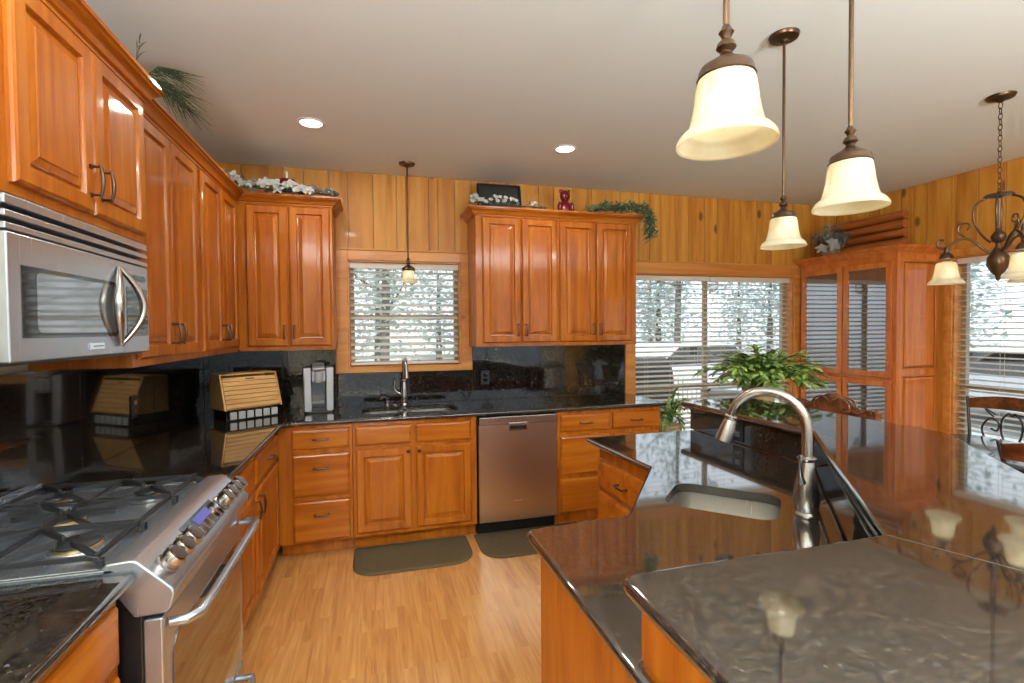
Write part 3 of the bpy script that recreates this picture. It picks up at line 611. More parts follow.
# control console
prof = [(.575, .900), (.575, .930), (.583, .938), (.636, .941), (.650, .936), (.724, .862), (.730, .848), (.722, .812), (.706, .798), (.640, .796)]
b = MB(); b.loft([[V((x, y, z)) for x, z in prof] for y in (RY0-.003, RY0+.03, RY1-.03, RY1+.003)]); con = b.build('control_console', M_steell, t, smooth=True, bevel=.005)
A = V((.650, 0, .936)); Bq = V((.724, 0, .862)); sl = (Bq-A).normalized(); nn = V((-sl.z, 0, sl.x)); nn = nn if nn.x > 0 else -nn
def kn_(y, s=.55):
    c = A+(Bq-A)*s; c.y = y
    b = MB(); b.lathe([(.031, 0), (.031, .006), (.026, .009), (.0255, .018), (.0285, .021), (.028, .038), (.0265, .041), (.0, .042)], c, 28, nn)
    o = b.build('knob', M_nickel, t, smooth=True); o['label'] = 'round nickel burner knob with dark face'; g = MB(); g.lathe([(.023, .0415), (.023, .0435), (0, .0445)], c, 28, nn); g.build('dark_face', M_knobface, o, smooth=True)
for y in (RY0+.060, RY0+.128, RY0+.196, RY1-.222, RY1-.166, RY1-.110, RY1-.054): kn_(y)
b = MB(); c = A+(Bq-A)*.5; c.y = (RY0+.235+RY1-.262)/2; hw = (RY1-.262-RY0-.235)/2; b.obox(c+nn*.001, sl, (0, 1, 0), nn, .036, hw, .002); dp = b.build('display_panel', M_blackgloss, t, bevel=.001)
b = MB(); b.obox(c+nn*.0035+V((0, .01, 0))-sl*.014, sl, (0, 1, 0), nn, .014, hw*.45, .0006); b.build('display_screen', M_disp, dp)
b = MB()
for i in range(4):
    for j in range(6): b.obox(c+nn*.0035+V((0, -hw+.03+j*(2*hw-.06)/5, 0))+sl*(.004+i*.008), sl, (0, 1, 0), nn, .0022, .007, .0005)
b.build('keypad', plain('keypad_print', lin(150, 90, 70), .5), dp)
# oven door with bowed sides
b = MB(); b.box(.655, .700, RY0+.004, RY1-.004, .205, .785); dr = b.build('oven_door', M_steell, t, bevel=.006)
b = MB(); b.prism([(0, 0), (1, 0), (1, 1), (0, 1)], 0, 1); b.v = []; b.f = []
gp = [(RY0+.075, .285), (RY1-.075, .285), (RY1-.055, .34), (RY1-.05, .50), (RY1-.06, .66), (RY1-.09, .70), (RY0+.09, .70), (RY0+.06, .66), (RY0+.05, .50), (RY0+.055, .34)]
b.loft([[V((x, y, z)) for y, z in gp] for x in (.690, .7025)]); b.build('door_glass', M_ovenglass, dr, bevel=.001)
b = MB(); hy = [(RY0+.035, .706, .755), (RY0+.036, .745, .758), (RY0+.06, .768, .760)] ; pts = [V((x, y, z)) for y, x, z in hy]+[V((.772, RY0+.16+(RY1-RY0-.32)*i/6, .760)) for i in range(7)]+[V((.768, RY1-.06, .760)), V((.745, RY1-.036, .758)), V((.706, RY1-.035, .755))]
b.tube(pts, .0135, 14, flat=1.0); b.build('handle', M_steell, dr, smooth=True)
b = MB(); b.box(.655, .700, RY0+.004, RY1-.004, .045, .195); wd = b.build('warming_drawer', M_steell, t, bevel=.006)
b = MB(); b.tube([V((.70, RY0+.06, .150)), V((.745, RY0+.065, .152)), V((.752, RY0+.10, .152)), V((.756, (RY0+RY1)/2, .152)), V((.752, RY1-.10, .152)), V((.745, RY1-.065, .152)), V((.70, RY1-.06, .150))], .012, 12); b.build('handle', M_steell, wd, smooth=True)
# burners
for (x, y, r_) in ((.17, RY0+.16, .04), (.45, RY0+.16, .052), (.31, (RY0+RY1)/2, .048), (.17, RY1-.16, .036), (.45, RY1-.16, .044)):
    b = MB(); b.lathe([(r_*1.7, 0), (r_*1.75, .003), (r_*1.3, .006), (r_*1.25, .012), (.0, .012)], (x, y, .9205), 28); o = b.build('burner', M_steell, t, smooth=True)
    b = MB(); b.lathe([(r_*1.05, .012), (r_*1.05, .018), (r_*.98, .020)], (x, y, .9205), 28); b.build('burner_ring', M_brass, o, smooth=True)
    b = MB(); b.lathe([(r_, .019), (r_*1.02, .024), (r_*.9, .029), (0, .030)], (x, y, .9205), 28); b.build('burner_cap', M_iron, o, smooth=True)
# grates: three sections with bars
gz = .950
def bar(b, p, q, w_=.0045, h=.0065):
    p, q = V(p), V(q); d = (q-p); L = d.length; d.normalize(); s = V((-d.y, d.x, 0)).normalized() if abs(d.z) < .99 else V((1, 0, 0)); u_ = d.cross(s)
    b.obox((p+q)/2, d, s, u_, L/2+.002, w_, h)
ys = [RY0+.022, RY0+.262, RY1-.262, RY1-.022]
for k in range(3):
    a, c = ys[k]+.003, ys[k+1]-.003; m_ = (a+c)/2; b = MB(); xa, xb = .062, .562
    for y in (a, c):
        pts = [V((xa, y, .928)), V((xa+.015, y, gz)), V((xb-.03, y, gz)), V((xb-.006, y, gz-.006)), V((xb, y, .928))]
        for p, q in zip(pts, pts[1:]): bar(b, p, q)
    for x in (xa+.012, (xa+xb)/2, xb-.012): bar(b, (x, a, gz-.002), (x, c, gz-.002))
    for cx_ in (xa+.125, xb-.125) if k != 1 else ((xa+xb)/2,):
        for ang in range(0, 360, 45 if k == 1 else 90):
            r_ = math.radians(ang+ (0 if k == 1 else 45)); dx, dy = math.cos(r_), math.sin(r_); R0 = .028
            R1 = min((.13 if abs(dx) > .01 else 9)/max(abs(dx), .01), ((c-a)/2)/max(abs(dy), .01))
            p = V((cx_+dx*R0, m_+dy*R0, gz+.006)); q = V((cx_+dx*R1, m_+dy*R1, gz+.001)); bar(b, p, q, .0048, .008)
            b.obox(p+V((0, 0, -.006)), (dx, dy, 0), (-dy, dx, 0), (0, 0, 1), .004, .005, .012)
    for x in (xa, xb):
        for y in (a, c): b.box(x-.007, x+.007, y-.007, y+.007, .9215, .945)
    b.build('grate', M_iron, t, bevel=.0018)
b = MB(); xs = (.022, .058); n = 9; L = (RY1-RY0-.03)/n
b.box(xs[0], xs[0]+.006, RY0+.01, RY1-.01, .918, .962); b.box(xs[1]-.006, xs[1], RY0+.01, RY1-.01, .918, .956)
b.box(xs[0], xs[1], RY0+.01, RY0+.03, .950, .962); b.box(xs[0], xs[1], RY1-.03, RY1-.01, .950, .962)
for i in range(n+1): y = RY0+.02+i*(RY1-RY0-.04)/n; b.box(xs[0]+.004, xs[1]-.004, y-.012, y+.012, .951, .961)
b.build('rear_vent_trim', M_steell, t, bevel=.002)

# ------------------------------------------------------------------ microwave
MY0, MY1 = -2.664, -1.902; MX = .358
t = thing('microwave', 'stainless over-the-range microwave with a curved handle', 'microwave', (.2, (MY0+MY1)/2, 1.43))
b = MB(); b.box(.002, MX, MY0, MY1, 1.432, 1.838); b.build('body', M_black, t, bevel=.003)
b = MB(); zt = 1.836
for z0, z1 in ((1.752, 1.769), (1.782, 1.799), (1.812, 1.836)): b.box(MX, MX+.034, MY0, MY1, z0, z1)
b.build('vent_grille', M_steell, t, bevel=.003)
yd = MY1-.205
b = MB(); b.box(MX, MX+.036, MY0, yd, 1.432, 1.748); dr = b.build('door', M_steell, t, bevel=.005)
b = MB(); b.box(MX+.034, MX+.0375, MY0+.045, yd-.012, 1.492, 1.672); g = b.build('window_surround', M_blackgloss, dr, bevel=.001)
b = MB(); b.prism(rounded([(0, 0), (1, 0), (1, 1), (0, 1)], .1), 0, 1); b = MB()
rp = rounded([(MY0+.10, 1.505), (yd-.03, 1.505), (yd-.03, 1.660), (MY0+.10, 1.660)], .018, 5); b.loft([[V((x, y, z)) for y, z in rp] for x in (MX+.036, MX+.0385)])
b.build('window_mesh', plain('microwave_window_grey', (.22, .23, .24, 1), .08, .6, 1), g)
b = MB(); b.box(MX, MX+.034, yd+.003, MY1, 1.432, 1.748); cp = b.build('control_panel', M_steell, t, bevel=.004)
b = MB(); b.box(MX+.033, MX+.0355, yd+.03, MY1-.012, 1.492, 1.665); b.box(MX+.033, MX+.0355, yd+.05, MY1-.025, 1.690, 1.712); b.build('keypad_window', M_ovenglass, cp, bevel=.001)
# twin bowed handle
yh = yd-.035
b = MB()
for sgn, amp in ((1, .048), (-1, .048)):
    pts = []; rad = []
    for i in range(17):
        tt = i/16; s = math.sin(PI*tt); pts.append(V((MX+.042+.05*s*(1 if sgn > 0 else .35), yh+sgn*amp*s, 1.462+.262*tt))); rad.append(.009+.006*s if sgn > 0 else .007+.008*s)
    b.tube(pts, rad, 12, flat=.8)
b.build('handle', M_nickel, dr, smooth=True)
b = MB(); b.box(MX+.036, MX+.040, MY0+.34, MY0+.42, 1.452, 1.474); bg_ = b.build('badge', M_chrome, dr, bevel=.001)
b = MB(); b.box(MX+.0398, MX+.0404, MY0+.355, MY0+.412, 1.4615, 1.4645); b.build('badge_lettering', M_black, bg_)
b = MB(); b.box(.02, MX+.01, MY0+.01, MY1-.01, 1.424, 1.433); b.build('underside_panel', M_black, t)

# ------------------------------------------------------------------ bread box and coffee maker
t = thing('bread_box', 'bamboo roll-top bread box in the back left corner', 'bread box', (.36, -.30, CT), math.radians(36))
b = MB(); sp = [(-.115, .071), (.115, .071), (.115, .305), (.035, .305), (.0, .302), (-.115, .085)]
sidep = [(-.13, .071), (.11, .071), (.11, .30), (-.05, .30)]
for x0, x1 in ((-.19, -.178), (.178, .19)): b.loft([[V((x, y, z)) for y, z in sidep] for x in (x0, x1)])
b.box(-.178, .178, .098, .11, .071, .30); b.box(-.178, .178, -.11, .11, .071, .082); b.box(-.19, .19, -.05, .11, .296, .306)
b.build('case', M_bamboo, t, bevel=.002, world=False)
dv = V((0, .08, .229)).normalized(); b = MB(); nv = V((0, -dv.z, dv.y))
for i in range(7): c = V((0, -.122, .080))+dv*(.016+i*.0305); b.obox(c, (1, 0, 0), dv, nv, .177, .0142, .005)
tm = b.build('tambour_lid', M_bamboo, t, bevel=.002, world=False)
b = MB(); c = V((0, -.122, .080))+dv*(.016+6*.0305)+nv*.006; b.obox(c, (1, 0, 0), dv, nv, .028, .004, .003); b.build('finger_pull', M_dark_wood, tm, bevel=.001, world=False)
rk = thing('spice_rack', 'low black rack of chrome-lidded jars under the bread box', 'rack', (.36, -.30, CT), math.radians(36))
b = MB(); b.box(-.17, .17, -.10, .10, .001, .006); b.box(-.17, .17, -.085, .10, .064, .070); b.box(-.17, -.164, -.10, .10, .004, .066); b.box(.164, .17, -.10, .10, .004, .066); b.box(-.17, .17, -.02, -.015, .004, .066); b.build('frame', M_black, rk, world=False)
jr = thing('spice_jar', 'small square chrome-fronted jar in the rack under the bread box', 'jar', (0, 0, 0), group='spice jars under the bread box')
b = MB(); b.box(-.021, .021, -.045, .045, .008, .060); b.build('drum', M_black, jr, bevel=.004, world=False)
b = MB(); b.box(-.0225, .0225, -.054, -.043, .009, .060); b.build('lid', M_lid, jr, bevel=.005, world=False)
Rz = Matrix.Rotation(math.radians(36), 3, 'Z'); base = V((.36, -.30, CT))
for i in range(6):
    p = base+Rz@V((-.135+i*.054, -.075, 0)); words = ['leftmost', 'second from the left', 'third from the left', 'fourth from the left', 'fifth from the left', 'rightmost'][i]
    lb = 'chrome-fronted spice jar under the bread box, %s in its row' % words
    if i == 0: jr.location = p; jr.rotation_euler = (0, 0, math.radians(36)); jr['label'] = lb
    else: dup(jr, p, math.radians(36), lb)
t = thing('coffee_maker', 'silver and black pod coffee maker on the counter left of the small window', 'coffee maker', (.82, -.20, CT), math.radians(8))
b = MB()
for s in (-1, 1):
    x0, x1 = (-.098, -.048) if s < 0 else (.048, .098)
    p = [(-.115, .012), (.11, .012), (.12, .10), (.12, .318), (.05, .325), (-.10, .325)]
    b.loft([[V((x*(1+.04*(z/.3)), y, z)) for y, z in p] for x in (x0, x1)])
b.build('side_shell', M_silverp, t, bevel=.008, world=False, seg=3)
b = MB(); b.box(-.049, .049, -.03, .11, .012, .318); b.build('core', M_blackgloss, t, bevel=.004, world=False)
b = MB(); b.box(-.046, .046, -.118, -.02, .230, .300); b.lathe([(.04, .215), (.044, .225), (.046, .26), (.046, .300)], (0, -.085, 0), 20); hd = b.build('brew_head', M_silverp, t, bevel=.004, world=False)
b = MB(); b.obox((0, -.06, .330), (1, 0, 0), (0, .95, .3), (0, -.3, .95), .042, .06, .010); b.build('lid', M_silverp, t, bevel=.006, world=False)
b = MB(); b.box(-.085, .085, -.125, .11, .001, .014); b.box(-.05, .05, -.12, -.03, .012, .026); b.build('drip_tray', M_black, t, bevel=.003, world=False)

# ------------------------------------------------------------------ floor mats
def matp(x0, x1): return rounded([(x0, -.56), (x0, -.985), (x1, -.985), (x1, -.56)], [.02, .17, .28, .02], 8)
for (x0, x1, lb) in ((1.07, 1.845, 'dark rounded anti-fatigue mat on the floor in front of the sink cabinet'), (1.90, 2.72, 'dark rounded anti-fatigue mat on the floor in front of the dishwasher')):
    t = thing('floor_mat', lb, 'mat', ((x0+x1)/2, -.77, 0), group='kitchen floor mats'); p = matp(x0, x1)
    b = MB(); b.loft([[V((x, y, z)) for x, y in inset(p, i)] for i, z in ((0, .001), (.002, .006), (.016, .014), (.02, .015))]); b.build('mat_body', M_mat, t, smooth=True)
    b = MB(); n = 40
    for i in range(n): x = x0+.05+(x1-x0-.1)*i/(n-1); dx = min(x-x0, x1-x); yb = -.96+max(0, .19-dx)*.75; b.box(x-.004, x+.004, yb, -.585, .0148, .0162)
    b.build('ribbing', M_mat, t)

# ------------------------------------------------------------------ lights
def bell(prof_s, c, seg=32):
    """open thin-walled bell shade from profile of (r,z), thickness inward"""
    mb = MB(); outer = [(r_, z) for r_, z in prof_s]; inner = [(r_-.004, z+.001) for r_, z in reversed(prof_s)]; inner[0] = (prof_s[-1][0]-.003, prof_s[-1][1]+.003)
    pr_ = outer+inner; c = V(c); loops = [[c+V((r_*math.cos(2*PI*k/seg), r_*math.sin(2*PI*k/seg), z)) for k in range(seg)] for r_, z in pr_]
    mb.loft(loops, caps=False); return mb
def smoothprof(P, n=4):
    out = []
    for i in range(len(P)-1):
        p0 = P[max(i-1, 0)]; p1 = P[i]; p2 = P[i+1]; p3 = P[min(i+2, len(P)-1)]
        for k in range(n):
            t_ = k/n; out.append(tuple(.5*((2*p1[j])+(-p0[j]+p2[j])*t_+(2*p0[j]-5*p1[j]+4*p2[j]-p3[j])*t_*t_+(-p0[j]+3*p1[j]-3*p2[j]+p3[j])*t_**3) for j in (0, 1)))
    out.append(P[-1]); return out
SH = [(.030, .142), (.048, .136), (.055, .122), (.059, .098), (.062, .074), (.067, .050), (.071, .036), (.075, .028), (.086, .019), (.0945, .006), (.095, -.002)]
def shade_down(parent, c, s=1.0, lampw=SHADE_W, name='lamp_shade'):
    """c = centre of the rim"""
    sh = bell(smoothprof([(r_*s, z*s) for r_, z in SH]), c).build(name, M_shade, parent, smooth=True)
    b = MB(); cc = V(c)+V((0, 0, .075*s)); b.lathe([(.0, -.030), (.014, -.026), (.024, -.010), (.024, .008), (.014, .030), (.012, .05)], cc, 16); b.build('bulb', M_bulb, parent, smooth=True)
def pendant(name, label, x, y, zr, s=.94, w_=SHADE_W, group='bell-shaded pendant lamps'):
    t = thing(name, label, 'pendant lamp', (x, y, CZ), 0, group); zt = zr+.142*s
    b = MB(); b.lathe([(.0, -.03), (.014, -.03), (.02, -.022), (.055, -.014), (.060, -.004), (.060, 0)], (x, y, CZ-.0005), 28); b.build('canopy', M_bronze, t, smooth=True)
    b = MB(); b.tube([(x, y, CZ-.02), (x, y, zt+.05)], .006, 12); b.build('rod', M_bronze, t, smooth=True)
    b = MB(); b.lathe([(.007, .085), (.009, .080), (.014, .072), (.009, .064), (.008, .060), (.016, .052), (.018, .044), (.010, .036), (.012, .030), (.026, .020), (.036, .014), (.046, .008), (.049, .002), (.050, -.008), (.053, -.012), (.050, -.015), (.044, -.012)], (x, y, zt), 24); b.build('socket_cap', M_bronze, t, smooth=True)
    shade_down(t, (x, y, zr), s, w_); return t
pendant('pendant_lamp', 'pendant lamp over the near end of the bar, leftmost of the three bar pendants', 1.868, -3.31, 1.85)
pendant('pendant_lamp', 'pendant lamp over the bar bend, rightmost of the three bar pendants', 2.472, -3.05, 1.825)
pendant('pendant_lamp', 'pendant lamp with visible ceiling canopy in front of the big window', 2.928, -2.35, 1.85)
pendant('pendant_lamp', 'small frosted pendant lamp hanging in front of the window above the sink', 1.478, -.30, 1.865, .68, 2.5)
# recessed downlights
for x, y, lb in ((.879, -.903, 'round lit recessed ceiling light above the back left counter'), (2.513, -.871, 'round lit recessed ceiling light above the right wall cabinets')):
    t = thing('recessed_light', lb, 'ceiling light', (x, y, CZ), group='recessed ceiling lights')
    b = MB(); b.lathe([(.062, -.001), (.064, -.006), (.078, -.005), (.082, -.0005)], (x, y, CZ), 32, caps=False); b.build('trim_ring', M_white, t, smooth=True)
    b = MB(); b.lathe([(0, -.002), (.062, -.002), (.062, -.0005)], (x, y, CZ), 32); b.build('lens', M_canlens, t)
def can_light(x, y, W__=CAN_W):
    light('downlight_beam', 'AREA', (x, y, CZ-.012), W__, (1, .92, .80), shape='DISK', size=.15)
for x, y in ((.879, -.903), (2.513, -.871), (.95, -2.6), (1.1, -4.3), (2.6, -4.9), (4.2, -4.6), (4.0, -6.4), (1.6, -6.4)):
    can_light(x, y)
    if y < -1:  # these downlights are unseen, added to lift the room light
        t = thing('recessed_light', 'recessed ceiling light added out of view to fill the room, %s' % ('%.1f metres from the back wall' % -y), 'ceiling light', (x, y, CZ), group='recessed ceiling lights')
        b = MB(); b.lathe([(.062, -.001), (.064, -.006), (.078, -.005), (.082, -.0005)], (x, y, CZ), 32, caps=False); b.build('trim_ring', M_white, t, smooth=True)
        b = MB(); b.lathe([(0, -.002), (.062, -.002), (.062, -.0005)], (x, y, CZ), 32); b.build('lens', M_canlens, t)

# unseen uplighters added behind the camera to brighten the ceiling
def fill_torchiere(x, y, lb, e):
    t = thing('fill_floor_lamp', lb, 'floor lamp', (x, y, 0), group='added ceiling uplighters')
    b = MB(); b.lathe([(.14, .002), (.14, .015), (.03, .03), (.012, .05)], (x, y, .012), 28); b.build('base', M_bronze, t, smooth=True)
    b = MB(); b.tube([(x, y, .05), (x, y, 1.76)], .011, 12); b.build('pole', M_bronze, t, smooth=True)
    b = MB(); pr_ = [(.02, 1.75), (.08, 1.77), (.14, 1.82), (.165, 1.86), (.161, 1.862), (.135, 1.826), (.076, 1.778), (.0, 1.765)]; b.lathe(pr_, (x, y, 0), 32); b.build('lamp_shade', M_bronze, t, smooth=True)
    light('ceiling_fill', 'AREA', (x, y, 1.87), e, (.90, .96, 1), rot=(PI, 0, 0), shape='DISK', size=.28)
fill_torchiere(.5, -5.2, 'added bronze uplighter brightening the ceiling, unseen behind the camera by the left wall', UP_W)
fill_torchiere(3.3, -5.3, 'added bronze uplighter brightening the ceiling, unseen behind the camera in the room middle', UP_W)
# chandelier
HX, HY = 4.52, -2.19
t = thing('chandelier', 'dark bronze chandelier with alabaster bell shades over the dining table', 'chandelier', (HX, HY, CZ))
b = MB(); b.lathe([(0, -.035), (.012, -.034), (.02, -.026), (.058, -.014), (.064, -.004), (.064, 0)], (HX, HY, CZ-.0005), 28); b.build('canopy', M_bronze, t, smooth=True)
b = MB(); z = CZ-.035; k = 0
while z > 2.235:
    pts = [V((HX, HY, z-.018))+ (V((.009*math.cos(a), 0, .018*math.sin(a))) if k % 2 else V((0, .009*math.cos(a), .018*math.sin(a)))) for a in [2*PI*i/10 for i in range(11)]]; b.tube(pts, .0025, 6); z -= .029; k += 1
b.build('chain', M_bronze, t, smooth=True)
b = MB(); b.lathe([(.004, 0), (.008, -.01), (.06, -.018), (.065, -.026), (.03, -.03), (.01, -.04), (.008, -.2), (.012, -.215), (.03, -.235), (.034, -.25), (.028, -.27), (.012, -.285), (.014, -.30), (.03, -.33), (.045, -.36), (.05, -.40), (.03, -.44), (.012, -.46), (.010, -.48), (.0, -.49)], (HX, HY, 2.235), 24)
b.build('centre_column', M_bronze, t, smooth=True)
b = MB()
for i in range(4):
    a = math.radians(25+90*i); dx, dy = math.cos(a), math.sin(a)
    pts = [V((HX+dx*r_, HY+dy*r_, z)) for r_, z in smoothprof([(.05, 2.205), (.09, 2.18), (.105, 2.12), (.085, 2.04), (.05, 1.98), (.03, 1.96)], 4)]; b.tube(pts, .006, 8)
b.build('cage_bars', M_bronze, t, smooth=True)
for i, a in enumerate((120, 236, 356)):
    a = math.radians(a); dx, dy = math.cos(a), math.sin(a); R1 = .215
    prf = smoothprof([(.02, 1.90), (.06, 1.925), (.10, 1.975), (.145, 1.995), (.185, 1.975), (.205, 1.955), (.225, 1.945), (.25, 1.96), (.255, 1.985), (.24, 2.0), (.225, 1.992)], 4)
    b = MB(); b.tube([V((HX+dx*r_, HY+dy*r_, z)) for r_, z in prf], .0075, 10)
    b.tube([V((HX+dx*r_, HY+dy*r_, z)) for r_, z in smoothprof([(.13, 1.995), (.165, 2.035), (.158, 2.075), (.125, 2.078), (.115, 2.055), (.13, 2.04)], 4)], .005, 8)
    o = b.build('arm', M_bronze, t, smooth=True)
    c = V((HX+dx*R1, HY+dy*R1, 1.745)); b = MB(); b.lathe([(.006, .215), (.012, .205), (.012, .18), (.026, .168), (.034, .15), (.036, .142), (.030, .140)], c, 20); b.build('socket_cup', M_bronze, o, smooth=True)
    shade_down(o, tuple(c), .88, 4)

# ------------------------------------------------------------------ curio cabinet (stands against the right wall, faces -x)
t = thing('curio_cabinet', 'tall orange wooden curio cabinet with glass doors beside the big window', 'cabinet', (RX-.003, -.03, 0), -PI/2)
CW, CD, CH = .965, .452, 2.115
b = MB(); th = .022
b.box(0, th, -CD, 0, 0, CH); b.box(CW-th, CW, -CD, 0, 0, CH)
b.box(th, CW-th, -CD, 0, CH-.03, CH); b.box(th, CW-th, -.012, 0, .1, CH); b.box(th, CW-th, -CD, 0, .08, .11); b.box(th, CW-th, -CD, -.02, 1.030, 1.060)
b.box(0, .045, -CD-.018, -CD, 0, CH); b.box(CW-.045, CW, -CD-.018, -CD, 0, CH); b.box(.045, CW-.045, -CD-.018, -CD, 2.045, CH); b.box(.045, CW-.045, -CD-.018, -CD, 1.04, 1.07); b.box(.045, CW-.045, -CD-.018, -CD, 0, .12)
b.build('body', M_curio, t, bevel=.002, world=False)
# side panels on the side facing the kitchen (local +x face)
def side_panel(z0, z1):
    mb = MB(); panel(mb, .045, CD-.03, z0, z1, 0, [(0, 0), (.006, .002), (.012, 0), (.016, -.003), (.03, .004), (.034, .005)], .001)
    mb.v = [(CW+(-y)+.001, -CD+x, z) for x, y, z in mb.v]; mb.build('side_panel', M_curio, t, world=False)
side_panel(1.14, 2.05); side_panel(.14, 1.09)
b = MB(); crown(b, [(0, 0), (0, -CD-.018), (CW, -CD-.018), (CW, 0)], CH-.008); b.box(0, CW, -CD-.018, 0, CH, CH+.014); b.build('crown_molding', M_curio, t, smooth=True, world=False)
b = MB(); crown(b, [(0, 0), (0, -CD-.018), (CW, -CD-.018), (CW, 0)], 0); b.v = [(x, y, .064-z if z < .07 else z) for x, y, z in b.v]; b.build('base_molding', M_curio, t, smooth=True, world=False)
for (x0, x1) in ((.03, .4775), (.4875, .935)):
    for (z0, z1) in ((1.065, 2.05), (.11, 1.04)):
        w_ = .052; b = MB(); y0, y1 = -CD-.038, -CD-.019
        b.box(x0, x0+w_, y0, y1, z0, z1); b.box(x1-w_, x1, y0, y1, z0, z1); b.box(x0+w_, x1-w_, y0, y1, z0, z0+w_); b.box(x0+w_, x1-w_, y0, y1, z1-w_, z1)
        o = b.build('door', M_curio, t, bevel=.004, world=False); g = MB(); g.box(x0+w_-.004, x1-w_+.004, -CD-.030, -CD-.026, z0+w_-.004, z1-w_+.004); g.build('glass_pane', M_cglass, o, world=False)
b = MB()
for z in (.42, .74, 1.38, 1.70): b.box(.024, CW-.024, -CD+.03, -.014, z, z+.008)
b.build('shelf', M_cglass, t, world=False)

# ------------------------------------------------------------------ dining set
t = thing('dining_table', 'dark-topped dining table beyond the raised bar under the chandelier', 'table', (4.95, -2.4, 0))
tp = rounded([(4.46, -3.25), (5.17, -3.25), (5.17, -1.62), (4.46, -1.62)], .16, 8)
b = MB(); b.loft([[V((x, y, z)) for x, y in inset(tp, i)] for i, z in ((.01, .722), (0, .730), (0, .75), (.008, .758))]); b.build('table_top', M_tabletop, t, smooth=True)
b = MB(); b.prism(inset(tp, .09), .64, .722); b.build('apron', M_dark_wood, t)
for x in (4.68,):
    for y in (-3.0, -2.0): b = MB(); b.lathe([(.03, 0), (.035, .04), (.025, .10), (.04, .3), (.03, .5), (.045, .60), (.045, .64)], (x, y, .001), 16); b.build('pedestal', M_dark_wood, t, smooth=True)
b = MB(); b.box(4.60, 4.76, -3.1, -1.9, .001, .03); b.build('foot_rail', M_dark_wood, t, bevel=.008)
def chair_base(t, wide=.46):
    sz = .45
    b = MB(); b.box(-.23, .23, -.22, .20, sz-.03, sz+.03); b.build('seat', M_dark_wood, t, bevel=.02, world=False, seg=3)
def scroll_chair(label, loc, rz):
    """wood-crested iron chair; local front is -y, back posts at +y"""
    t = thing('dining_chair', label, 'chair', loc, rz, 'dining chairs'); chair_base(t)
    for s in (-1, 1):
        b = MB(); b.tube([V((s*.20, .19, .001)), V((s*.195, .20, .45)), V((s*.225, .225, .75)), V((s*.262, .26, 1.0))], .010, 10); b.build('back_post', M_iron, t, smooth=True, world=False)
        b = MB(); b.tube([V((s*.20, -.19, .001)), V((s*.20, -.19, .43))], .011, 10); b.build('leg', M_iron, t, smooth=True, world=False)
    b = MB(); n = 12; L = []
    for i in range(n+1):
        u = -1+2*i/n; x = u*.25; zt = 1.025-.035*u*u; zb = .935-.012*u*u; y = .255+.02*(1-u*u)
        L.append([V((x, y-.012, zb)), V((x, y+.012, zb)), V((x, y+.012, zt)), V((x, y-.012, zt))])
    b.loft(L); b.build('crest_rail', M_dark_wood, t, bevel=.006, world=False)
    b = MB(); zc = .80
    def sp_(pts, r_=.006): b.tube([V((x, .245+(z-.7)*.03, z)) for x, z in smoothprof(pts, 5)], r_, 8)
    sp_([(0, .66), (-.05, .76), (-.055, .86), (-.02, .915), (0, .90), (.02, .915), (.055, .86), (.05, .76), (0, .66)])
    for s in (-1, 1): sp_([(s*.06, .66), (s*.14, .72), (s*.165, .80), (s*.12, .87), (s*.07, .84), (s*.08, .79), (s*.115, .80)]); sp_([(s*.10, .88), (s*.15, .93), (s*.09, .90)], .005)
    b.tube([V((-.20, .22, .64)), V((.20, .22, .64))], .008, 8); b.build('iron_scrollwork', M_iron, t, smooth=True, world=False); return t
scroll_chair('dining chair with plain curved wood crest and iron scrolls, in front of the right window', (5.02, -1.84, 0), -PI/2+.0)
scroll_chair('dining chair with iron post half cut off by the right edge, nearest the bar', (4.10, -2.86, 0), PI/2)
t = thing('dining_chair', 'carved dark wooden dining chair with ornate crest behind the arched faucet', 'chair', (4.06, -1.81, 0), PI/2, 'dining chairs'); chair_base(t)
for s in (-1, 1):
    b = MB(); b.tube([V((s*.20, .19, .001)), V((s*.20, .20, .45)), V((s*.215, .225, .80)), V((s*.225, .24, .99))], [.02, .022, .018, .018], 10); b.build('back_post', M_dark_wood, t, smooth=True, world=False)
    b = MB(); b.tube([V((s*.20, -.19, .001)), V((s*.19, -.18, .2)), V((s*.20, -.19, .43))], [.016, .02, .026], 10); b.build('leg', M_dark_wood, t, smooth=True, world=False)
b = MB(); L = []; n = 24
for i in range(n+1):
    u = -1+2*i/n; x = u*.262; a = abs(u); zt = 1.060+.055*math.exp(-(a/.34)**2)-.024*math.sin(PI*min(1, max(0, (a-.35)/.65)))-.010*(a > .9); zb = .975+.012*math.cos(PI*a*2)-.045*math.exp(-(a/.22)**2)
    L.append([V((x, .225, zb)), V((x, .262, zb)), V((x, .268, (zb+zt)/2)), V((x, .255, zt)), V((x, .232, zt)), V((x, .218, (zb+zt)/2))])
b.loft(L); cr = b.build('crest_rail', M_dark_wood, t, bevel=.004, world=False)
b = MB()
for s in (-1, 1):
    for yy in (.215, .268):
        b.tube([V((s*x, yy, z)) for x, z in smoothprof([(.01, 1.07), (.06, 1.092), (.11, 1.068), (.12, 1.03), (.09, 1.018), (.085, 1.04)], 4)], .006, 8)
        b.tube([V((s*x, yy, z)) for x, z in smoothprof([(.13, 1.03), (.18, 1.022), (.23, 1.045), (.25, 1.03)], 4)], .005, 8)
    b.obox(V((s*.245, .245, 1.01)), (1, 0, 0), (0, 1, 0), (0, 0, 1), .026, .022, .036)
b.build('carving', M_dark_wood, cr, smooth=True, world=False)
b = MB()
b.tube([V((x, .235, z)) for x, z in smoothprof([(-.02, .985), (-.10, .955), (-.12, .90), (-.05, .85), (-.10, .78), (-.05, .70), (0, .66)], 4)], [.009]*25, 8)
